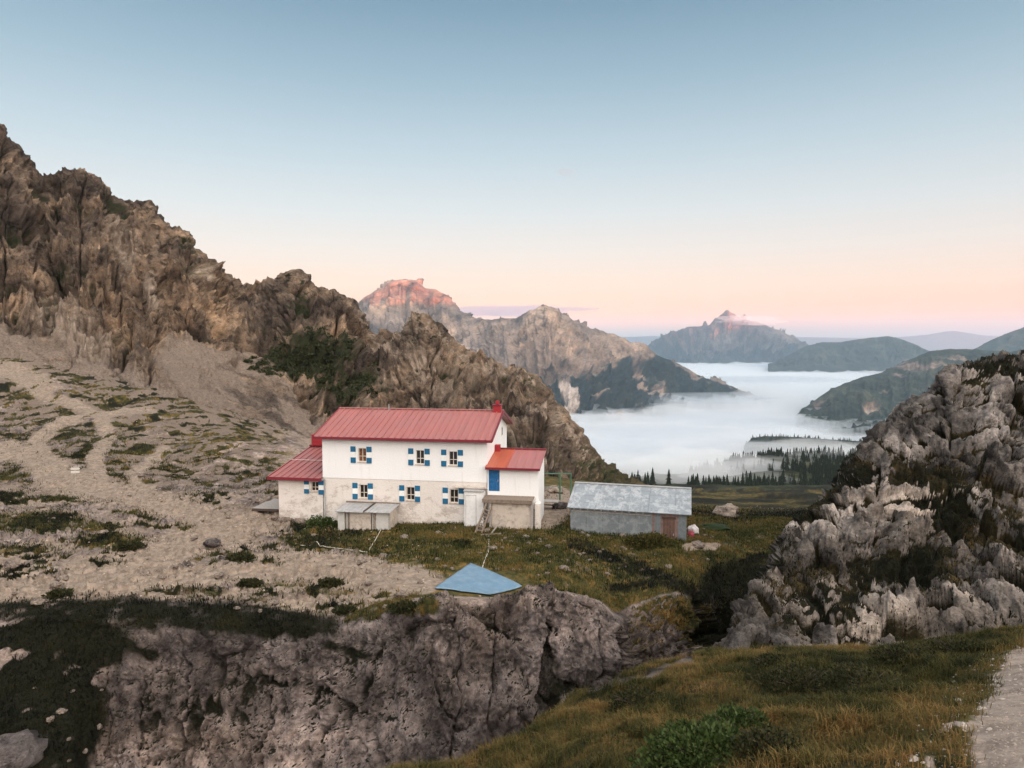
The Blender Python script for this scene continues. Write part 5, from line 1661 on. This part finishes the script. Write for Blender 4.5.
M_PEB = plain('pebble_stone', (0.36, 0.285, 0.225), 0.9, 0.35, 0.9)
wB = np.clip(sstep(4.0, 4.2, B.T) * sstep(8.3, 7.8, B.T) * (0.15 + sstep(0.0, 0.4, fbm(B.P / 2.5, 3, 950))) * sstep(520, 430, B.U - (B.V < 520) * 300), 0, 1) * np.clip(1 - B.grass * .5, 0, 1)
pebbles('rubble', B, wB, 7000, 0.02, 0.10, M_PEB, 21)
pebbles('gravel', A, np.clip(apath * 1.2 + 0.5 * np.clip(stony * (0.6 + 2 * fineA), 0, 1), 0, 1), 30000, 0.005, 0.024, plain('gravel_stone', (0.32, 0.255, 0.21), 0.9, 0.4, 6), 22)
pebbles('pale_stones', A, np.clip(stony * (0.9 + 2.4 * fineA), 0, 1) + 1e-9, 500, 0.02, 0.07, plain('pale_stone', (0.38, 0.325, 0.28), 0.9, 0.2, 6), 23)

# ------------------------------------------------------------------ grass


def grass_mat(name, cols, rough=0.8, trans=0.25):
    m = NT(name)
    r = m.ramp(m.attr('tint'), [(i / (len(cols) - 1), c) for i, c in enumerate(cols)])
    m.bsdf(r, rough, spec=0.15)
    b1 = m.t.nodes['Principled BSDF'] if 'Principled BSDF' in m.t.nodes else None
    tr = m.n('ShaderNodeBsdfTranslucent'); m.l(r, tr.inputs['Color'])
    mxn = m.n('ShaderNodeMixShader'); mxn.inputs[0].default_value = trans
    m.l(b1.outputs[0], mxn.inputs[1]); m.l(tr.outputs[0], mxn.inputs[2])
    m.l(mxn.outputs[0], m.out.inputs['Surface'])
    return m.m


def blades(name, S, w, n, h0, h1, wid, mat, seed, tint_fn, lean=0.55, clump=1.0):
    rng = np.random.default_rng(seed)
    pos, i, j = scatter(S, w, n, rng)
    cn = fbm(pos / clump, 3, seed + 5)
    h = (h0 + (h1 - h0) * rng.random(n)) * np.clip(1 + 1.1 * cn, 0.35, 2)
    an = rng.random(n) * 6.283
    d = np.stack([np.cos(an), np.sin(an), 0 * an], -1)
    s = np.stack([-np.sin(an + rng.normal(0, .6, n)), np.cos(an), 0 * an], -1)
    ln = lean * (0.3 + rng.random(n))[:, None]
    up = np.array([0, 0, 1.0])
    m_ = pos + (up * 0.55 + d * ln * 0.3) * h[:, None]
    t_ = pos + (up * (1 - 0.35 * ln) + d * ln) * h[:, None]
    ww = (wid * (0.6 + 0.8 * rng.random(n)))[:, None]
    b0 = pos - up * 0.03
    v = np.stack([b0 - s * ww, b0 + s * ww, m_ + s * ww * 0.75, m_ - s * ww * 0.75, t_], 1)
    base = (np.arange(n) * 5)[:, None]
    f = np.concatenate([base + [0, 1, 2], base + [0, 2, 3], base + [3, 2, 4]], 1).reshape(-1, 3)
    me = mesh_np(name, v.reshape(-1, 3), f, False)
    tint = np.clip(tint_fn(pos, rng), 0, 1)
    at = me.attributes.new('tint', 'FLOAT', 'POINT')
    at.data.foreach_set('value', np.repeat(tint, 5).astype(np.float32))
    me.materials.append(mat)
    o = bpy.data.objects.new(name, me); COL.objects.link(o); o['kind'] = 'stuff'
    return o


M_GRASS = grass_mat('bank_grass', [(0.018, 0.020, 0.007, 1), (0.05, 0.050, 0.014, 1), (0.115, 0.088, 0.028, 1), (0.18, 0.118, 0.042, 1), (0.23, 0.118, 0.038, 1), (0.29, 0.21, 0.10, 1)])
M_GRASSD = grass_mat('moss_grass', [(0.004, 0.0048, 0.002, 1), (0.016, 0.016, 0.006, 1), (0.05, 0.042, 0.014, 1), (0.10, 0.07, 0.022, 1)])
M_GRASS2 = grass_mat('slope_grass', [(0.012, 0.016, 0.005, 1), (0.040, 0.048, 0.013, 1), (0.095, 0.080, 0.023, 1), (0.165, 0.105, 0.031, 1), (0.25, 0.14, 0.045, 1), (0.28, 0.21, 0.10, 1)])


def tintA(p, rng):
    q = unproj_px(p)
    dk = np.clip(stroke(q[:, 0], q[:, 1], [(760, 690), (830, 680), (900, 670), (960, 655)], 55, 1.6) * 1.5, 0, 1)
    og = np.clip(stroke(q[:, 0], q[:, 1], [(860, 735), (930, 722)], 30, 1.5) + stroke(q[:, 0], q[:, 1], [(700, 690), (740, 695)], 26, 1.5), 0, 1)
    return 0.36 + 0.75 * fbm(p / 1.7, 3, 61) + 0.45 * fbm(p / 0.45, 2, 62) - 0.27 * dk + 0.22 * og + rng.normal(0, 0.10, len(p))


def unproj_px(p):
    """where a ground point shows in the photograph, to pick its plants"""
    x, y, z = p[:, 0], p[:, 1], p[:, 2]
    zc = y * CP - z * SP; yc = y * SP + z * CP
    return np.stack([512 + F * x / zc, 384 - F * yc / zc], -1)


wA = A.gr ** 2 * sstep(0.3, 0.8, A.T) * sstep(4.2, 3.6, A.T)
blades('grass', A, wA, 200000, 0.06, 0.18, 0.0048, M_GRASS, 31, tintA, 0.8, 1.2)
blades('grass', A, wA * sstep(0.1, 0.4, fbm(A.P / 1.3, 3, 66)), 45000, 0.10, 0.27, 0.006, M_GRASS, 32, tintA, 0.6, 0.5)
def tintB(p, rng):
    q = unproj_px(p)
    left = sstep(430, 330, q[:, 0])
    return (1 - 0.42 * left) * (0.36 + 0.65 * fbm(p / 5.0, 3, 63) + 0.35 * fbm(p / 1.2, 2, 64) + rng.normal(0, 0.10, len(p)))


wBg = (B.grass ** 1.5) * sstep(2.8, 3.2, B.T) * sstep(8.2, 7.2, B.T) * (1 - sstep(0, .1, stroke(B.U, B.V, [(448, 594), (508, 588)], 26, 1.4) + stroke(B.U, B.V, [(470, 580), (490, 590)], 26, 1.4)))
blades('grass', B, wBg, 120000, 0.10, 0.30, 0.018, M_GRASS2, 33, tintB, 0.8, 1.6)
blades('grass', B, (B.moss ** 1.5) * sstep(0.9, 1.2, B.T) * sstep(8, 7, B.T) * (1 - 0.97 * np.clip(face * (1 - gully), 0, 1) * sstep(3.5, 3.2, B.T)), 70000, 0.08, 0.26, 0.02, M_GRASSD, 34, lambda p, rng: 0.12 + 0.6 * fbm(p / 1.5, 3, 65) + np.abs(rng.normal(0, 0.05, len(p))), 0.8, 1.2)
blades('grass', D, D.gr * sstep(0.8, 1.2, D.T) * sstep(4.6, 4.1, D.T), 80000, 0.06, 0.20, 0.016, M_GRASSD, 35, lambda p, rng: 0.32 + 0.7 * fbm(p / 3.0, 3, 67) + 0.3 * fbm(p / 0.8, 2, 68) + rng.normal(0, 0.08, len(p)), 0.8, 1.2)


# ------------------------------------------------------------------ shrubs
M_LEAF = grass_mat('shrub_leaves', [(0.022, 0.036, 0.010, 1), (0.052, 0.08, 0.021, 1), (0.095, 0.118, 0.04, 1), (0.17, 0.185, 0.08, 1)], 0.55, 0.3)
M_LEAFD = grass_mat('dark_shrub_leaves', [(0.012, 0.014, 0.006, 1), (0.028, 0.03, 0.011, 1), (0.055, 0.05, 0.018, 1), (0.10, 0.075, 0.03, 1)], 0.7, 0.2)


def leaf_cloud(n, rx, ry, rz, lf, rng, upright=0.5):
    d = rng.normal(size=(n, 3)); d /= np.linalg.norm(d, axis=1)[:, None]
    d[:, 2] = np.abs(d[:, 2]) * 1.0 - 0.05
    k = 1 + 0.55 * fbm(d * 1.8 + rng.random() * 50, 3, 71)
    rad = rng.random(n) ** 0.35
    c = d * (rad * k)[:, None] * np.array([rx, ry, rz])
    a = rng.normal(size=(n, 3)) * 0.6 + d * 0.7 + np.array([0, 0, upright]); a /= np.linalg.norm(a, axis=1)[:, None]
    s = np.cross(a, rng.normal(size=(n, 3))); s /= np.linalg.norm(s, axis=1)[:, None]
    L = (lf * (0.6 + 0.8 * rng.random(n)))[:, None]
    v = np.stack([c, c + a * L * 0.5 + s * L * 0.28, c + a * L, c + a * L * 0.5 - s * L * 0.28], 1)
    tint = np.clip(0.35 + 0.3 * rad * 0 + 0.3 * fbm(c / (0.35 * rx), 2, 72) + rng.normal(0, 0.18, n), 0, 1)
    return v, tint


def shrub(name, pos, rx, ry, rz, n, lf, mat, lab, cat, seed, group=None):
    rng = np.random.default_rng(seed)
    root = empty(name, pos)
    tag(root, lab, cat, group)
    v, tint = leaf_cloud(n, rx, ry, rz, lf, rng)
    f = np.arange(n * 4).reshape(n, 4)
    me = mesh_np('foliage', v.reshape(-1, 3), f, False)
    at = me.attributes.new('tint', 'FLOAT', 'POINT'); at.data.foreach_set('value', np.repeat(tint, 4).astype(np.float32))
    me.materials.append(mat)
    o = bpy.data.objects.new('foliage', me); COL.objects.link(o); o.parent = root
    b = MB()
    for k in range(14):
        a = rng.random() * 6.28; e = rng.random() * .6 + .25
        b.tube([(0, 0, -0.1), (math.cos(a) * rx * e * .4, math.sin(a) * ry * e * .4, rz * .35), (math.cos(a) * rx * e, math.sin(a) * ry * e, rz * .75)], max(0.006, lf * .09), 4)
    b.build('stems', M_DARKWOOD, root)
    return root


p = gpt(700, 764, bvhA)
shrub('shrub', p, 0.75, 0.6, 0.5, 7000, 0.065, M_LEAF, 'leafy bright green shrub at the bottom edge of the grassy bank', 'shrub', 1)
p = gpt(738, 735, bvhA)
shrub('shrub', p, 0.48, 0.4, 0.42, 2600, 0.06, M_LEAF, 'small green shrub just behind the big leafy one', 'shrub', 2)
p = gpt(770, 755, bvhA)
shrub('shrub', p, 0.45, 0.4, 0.25, 1500, 0.055, M_LEAFD, 'dark straggly shrub right of the bright green shrub', 'shrub', 3)
for k, (u, v, r, h, lab) in enumerate(((800, 690, 0.9, .38, 'dark green cushion shrub in the middle of the bank'), (865, 690, .8, .34, 'dark shrub on the bank left of the gravel path'), (640, 706, .7, .25, 'low dark shrub on the brown left part of the bank'),
                                       (905, 662, .7, .3, 'dark shrub on the bank crest below the grey rocks'), (960, 655, .8, .3, 'green shrub on the bank crest beside the gravel path'), (775, 668, .6, .25, 'low olive shrub on the bank crest left of the grey rocks'))):
    shrub('shrub', gpt(u, v, bvhA), r, r * .8, h, 2600, 0.055, M_LEAFD, lab, 'shrub', 10 + k)
shrub('shrub', gpt(650, 545), 1.7, .8, 0.75, 2600, 0.17, grass_mat('olive_shrub_leaves', [(0.03, 0.03, 0.008, 1), (0.075, 0.065, 0.018, 1), (0.12, 0.10, 0.03, 1)]), 'olive shrub in front of the brown shed door', 'shrub', 20)
for k, (u, v, r, lab) in enumerate(((240, 560, .75, 'dark round shrub on the pale track left of the hut'), (249, 585, .5, 'dark shrub low on the pale ground near the cliff edge'), (60, 596, .55, 'dark shrub at the left edge of the pale track'), (330, 585, .6, 'dark shrub on pale dirt above the cliff'), (404, 610, .7, 'olive shrub at the cliff edge left of the blue sheet'),
                                    (345, 612, .5, 'small shrub on the cliff edge where the dirt ends'), (130, 548, .8, 'dark shrub among the grass patches on the left'), (462, 545, .6, 'green shrub in the grass below the hut steps'))):
    shrub('shrub', gpt(u, v), r * 1.1, r * .75, r * .42, 700, 0.17, M_LEAFD, lab, 'shrub', 30 + k)
shrub('shrub', HO + HX * 0.2 + HY * -0.9 + Vector((0, 0, -0.3)), 1.2, .6, .8, 1400, 0.15, M_LEAF, 'green bush growing against the hut beside the lean-to shelter', 'shrub', 50)


def dwarf_pine(S, w, n, seed):
    rng = np.random.default_rng(seed)
    pos, i, j = scatter(S, w, n, rng)
    vs_, ts_ = [], []
    for p in pos:
        r = rng.uniform(.5, 1.25)
        v, t = leaf_cloud(70, r, r, r * .7, .55, rng, .3)
        vs_.append(v + p); ts_.append(np.clip(t + rng.normal(0, .12), 0, 1))
    v = np.concatenate(vs_); t = np.concatenate(ts_)
    me = mesh_np('dwarf_pine_scrub', v.reshape(-1, 3), np.arange(len(v) * 4).reshape(-1, 4), False)
    at = me.attributes.new('tint', 'FLOAT', 'POINT'); at.data.foreach_set('value', np.repeat(t, 4).astype(np.float32))
    me.materials.append(grass_mat('dwarf_pine_needles', [(0.018, 0.024, 0.009, 1), (0.04, 0.045, 0.018, 1), (0.08, 0.075, 0.034, 1)], .8, .1))
    o = bpy.data.objects.new('dwarf_pine_scrub', me); COL.objects.link(o); o['kind'] = 'stuff'


C.P = C.P
dwarf_pine(C, (np.clip(green * (1.2 + 2.2 * fineC) - .2, 0, 1) + .12 * np.clip(sstep(.15, .5, fbm(C.P / 6.0, 4, 89)) * sstep(240, 300, C.U), 0, 1)) * sstep(4.0, 3.8, C.T) * sstep(470, 400, C.U) + 1e-12, 380, 41)

# ------------------------------------------------------------------ conifers


def conifer_mesh(seed):
    rng = np.random.default_rng(seed)
    V_, F3 = [], []
    k = 12
    for L in range(9):
        z0 = 0.10 + L * 0.095; r = (0.215 - L * 0.021) * rng.uniform(.75, 1.2)
        n0 = len(V_)
        V_.append((0, 0, z0 + 0.17))
        for a in range(k * 2):
            rr = r * (rng.uniform(.85, 1.25) if a % 2 == 0 else rng.uniform(.35, .6))
            t = math.pi * a / k + L
            V_.append((rr * math.cos(t), rr * math.sin(t), z0 - 0.03 * (a % 2 == 0) + rng.uniform(-.012, .012)))
        for a in range(k * 2):
            F3.append((n0, n0 + 1 + a, n0 + 1 + (a + 1) % (k * 2)))
    n0 = len(V_)
    for a in range(5):
        t = 2 * math.pi * a / 5
        V_ += [(.018 * math.cos(t), .018 * math.sin(t), -.05), (.006 * math.cos(t), .006 * math.sin(t), .95)]
    for a in range(5):
        b0, b1 = n0 + 2 * a, n0 + 2 * ((a + 1) % 5)
        F3 += [(b0, b1, b1 + 1), (b0, b1 + 1, b0 + 1)]
    return mesh_np('conifer', np.array(V_), np.array(F3), False)


M_FIR = plain('fir_needles', (0.018, 0.026, 0.014), 0.9, 0.4, 0.3)
firs = [conifer_mesh(s) for s in range(4)]
for f_ in firs:
    f_.materials.append(M_FIR)


def plant_fir(p, h, lab, grp):
    o = bpy.data.objects.new('conifer', random.choice(firs))
    o.location = p; o.scale = (h * random.uniform(.85, 1.15),) * 2 + (h,); o.rotation_euler = (0, 0, random.uniform(0, 6.28))
    COL.objects.link(o)
    return tag(o, lab, 'conifer', grp)


def top_ground(x, y):
    zs = [h[0].z for h in (b_.ray_cast(Vector((x, y, 50)), Vector((0, 0, -1))) for b_ in (bvhE, bvhB)) if h[0] is not None]
    return max(zs) if zs else None


n_f = 0
rf_ = random.Random(5)
while n_f < 250:
    u = rf_.uniform(695, 900); d = rf_.uniform(520, 960)
    x = (u - 512) / F * d
    if pn(np.array([x / 90, d / 90, 0.5]), 77) + 0.25 * (u - 760) / 100 - 0.12 * (d < 700) < rf_.uniform(-.2, .45): continue
    z = top_ground(x, d)
    if z is None: continue
    plant_fir((x, d, z), rf_.choice([rf_.uniform(5, 9), rf_.uniform(8, 15)]), 'dark conifer in the misty forest beyond the meadow', 'conifers of the misty forest')
    n_f += 1
for k in range(11):
    u = rf_.choice([rf_.gauss(668, 12), rf_.gauss(640, 6), rf_.gauss(655, 20)]); d = rf_.uniform(520, 640)
    x = (u - 512) / F * d
    z = top_ground(x, d)
    if z is None: continue
    plant_fir((x, d, z), rf_.uniform(9, 17), 'dark conifer showing above the right half of the shed roof', 'conifers behind the shed')

# the far wood: too many small trees to count
fv, ff = [], []
base_v = np.array([v.co[:] for v in firs[0].vertices]); base_f = np.array([p.vertices[:] for p in firs[0].polygons])
rngf = np.random.default_rng(9)
tries = 0
while len(fv) < 1100 and tries < 9000:
    tries += 1
    u = rngf.uniform(690, 900); d = rngf.choice([rngf.uniform(600, 980), rngf.uniform(1380, 1560), rngf.uniform(1850, 2120)], p=[.6, .12, .28])
    x = (u - 512) / F * d
    if d < 1000:
        if pn(np.array([x / 90, d / 90, 0.5]), 77) + 0.25 * (u - 760) / 100 < rngf.uniform(-.35, .25): continue
        z = top_ground(x, d)
    else:
        h_ = far_bvh.ray_cast(Vector((x, d, 50)), Vector((0, 0, -1)))
        z = h_[0].z if h_[0] is not None else None
    if z is None: continue
    hh_ = rngf.uniform(6, 12)
    fv.append(base_v * np.array([hh_, hh_, hh_]) + np.array([x, d, z - .3]))
nb = len(base_v)
me = mesh_np('forest', np.concatenate(fv), np.concatenate([base_f + i * nb for i in range(len(fv))]), False)
me.materials.append(M_FIR)
o = bpy.data.objects.new('forest', me); COL.objects.link(o); o['kind'] = 'stuff'

# ------------------------------------------------------------------ odds and ends by the shed


def heap(name, u, v, rx, ry, rz, mat, lab, cat, seed):
    bm = bmesh.new(); bmesh.ops.create_icosphere(bm, subdivisions=4, radius=1)
    p = np.array([x.co[:] for x in bm.verts]); f = np.array([[y.index for y in x.verts] for x in bm.faces]); bm.free()
    k = 1 + 0.5 * fbm(p * 1.7 + seed, 4, seed) + .1 * fbm(p * 6, 2, seed)
    p = p * k[:, None] * np.array([rx, ry, rz])
    p[:, 2] = np.maximum(p[:, 2], -.15)
    me = mesh_np(name, p, f, True); me.materials.append(mat)
    o = bpy.data.objects.new(name, me); COL.objects.link(o)
    o.location = gpt(u, v) + Vector((0, 0, rz * .4))
    return tag(o, lab, cat)


heap('tarp_bundle', 625, 533, .55, .35, .28, plain('red_tarp', (0.34, 0.06, 0.045), .7, .3, 3), 'crumpled red tarp bundle at the foot of the shed wall', 'tarp', 81)
heap('sack', 693, 533, .4, .35, .42, plain('white_sack', (0.55, 0.5, 0.5), .8, .2, 3), 'pale stuffed sack behind the shed corner', 'sack', 82)
heap('sack', 690.5, 536, .26, .25, .26, plain('red_sack', (0.28, 0.05, 0.07), .8, .3, 3), 'small dark red sack beside the pale one at the shed corner', 'sack', 83)
heap('nettle_patch', 714, 529, 1.2, .8, .25, M_LEAF, 'patch of bright green nettles right of the shed', 'nettles', 84)
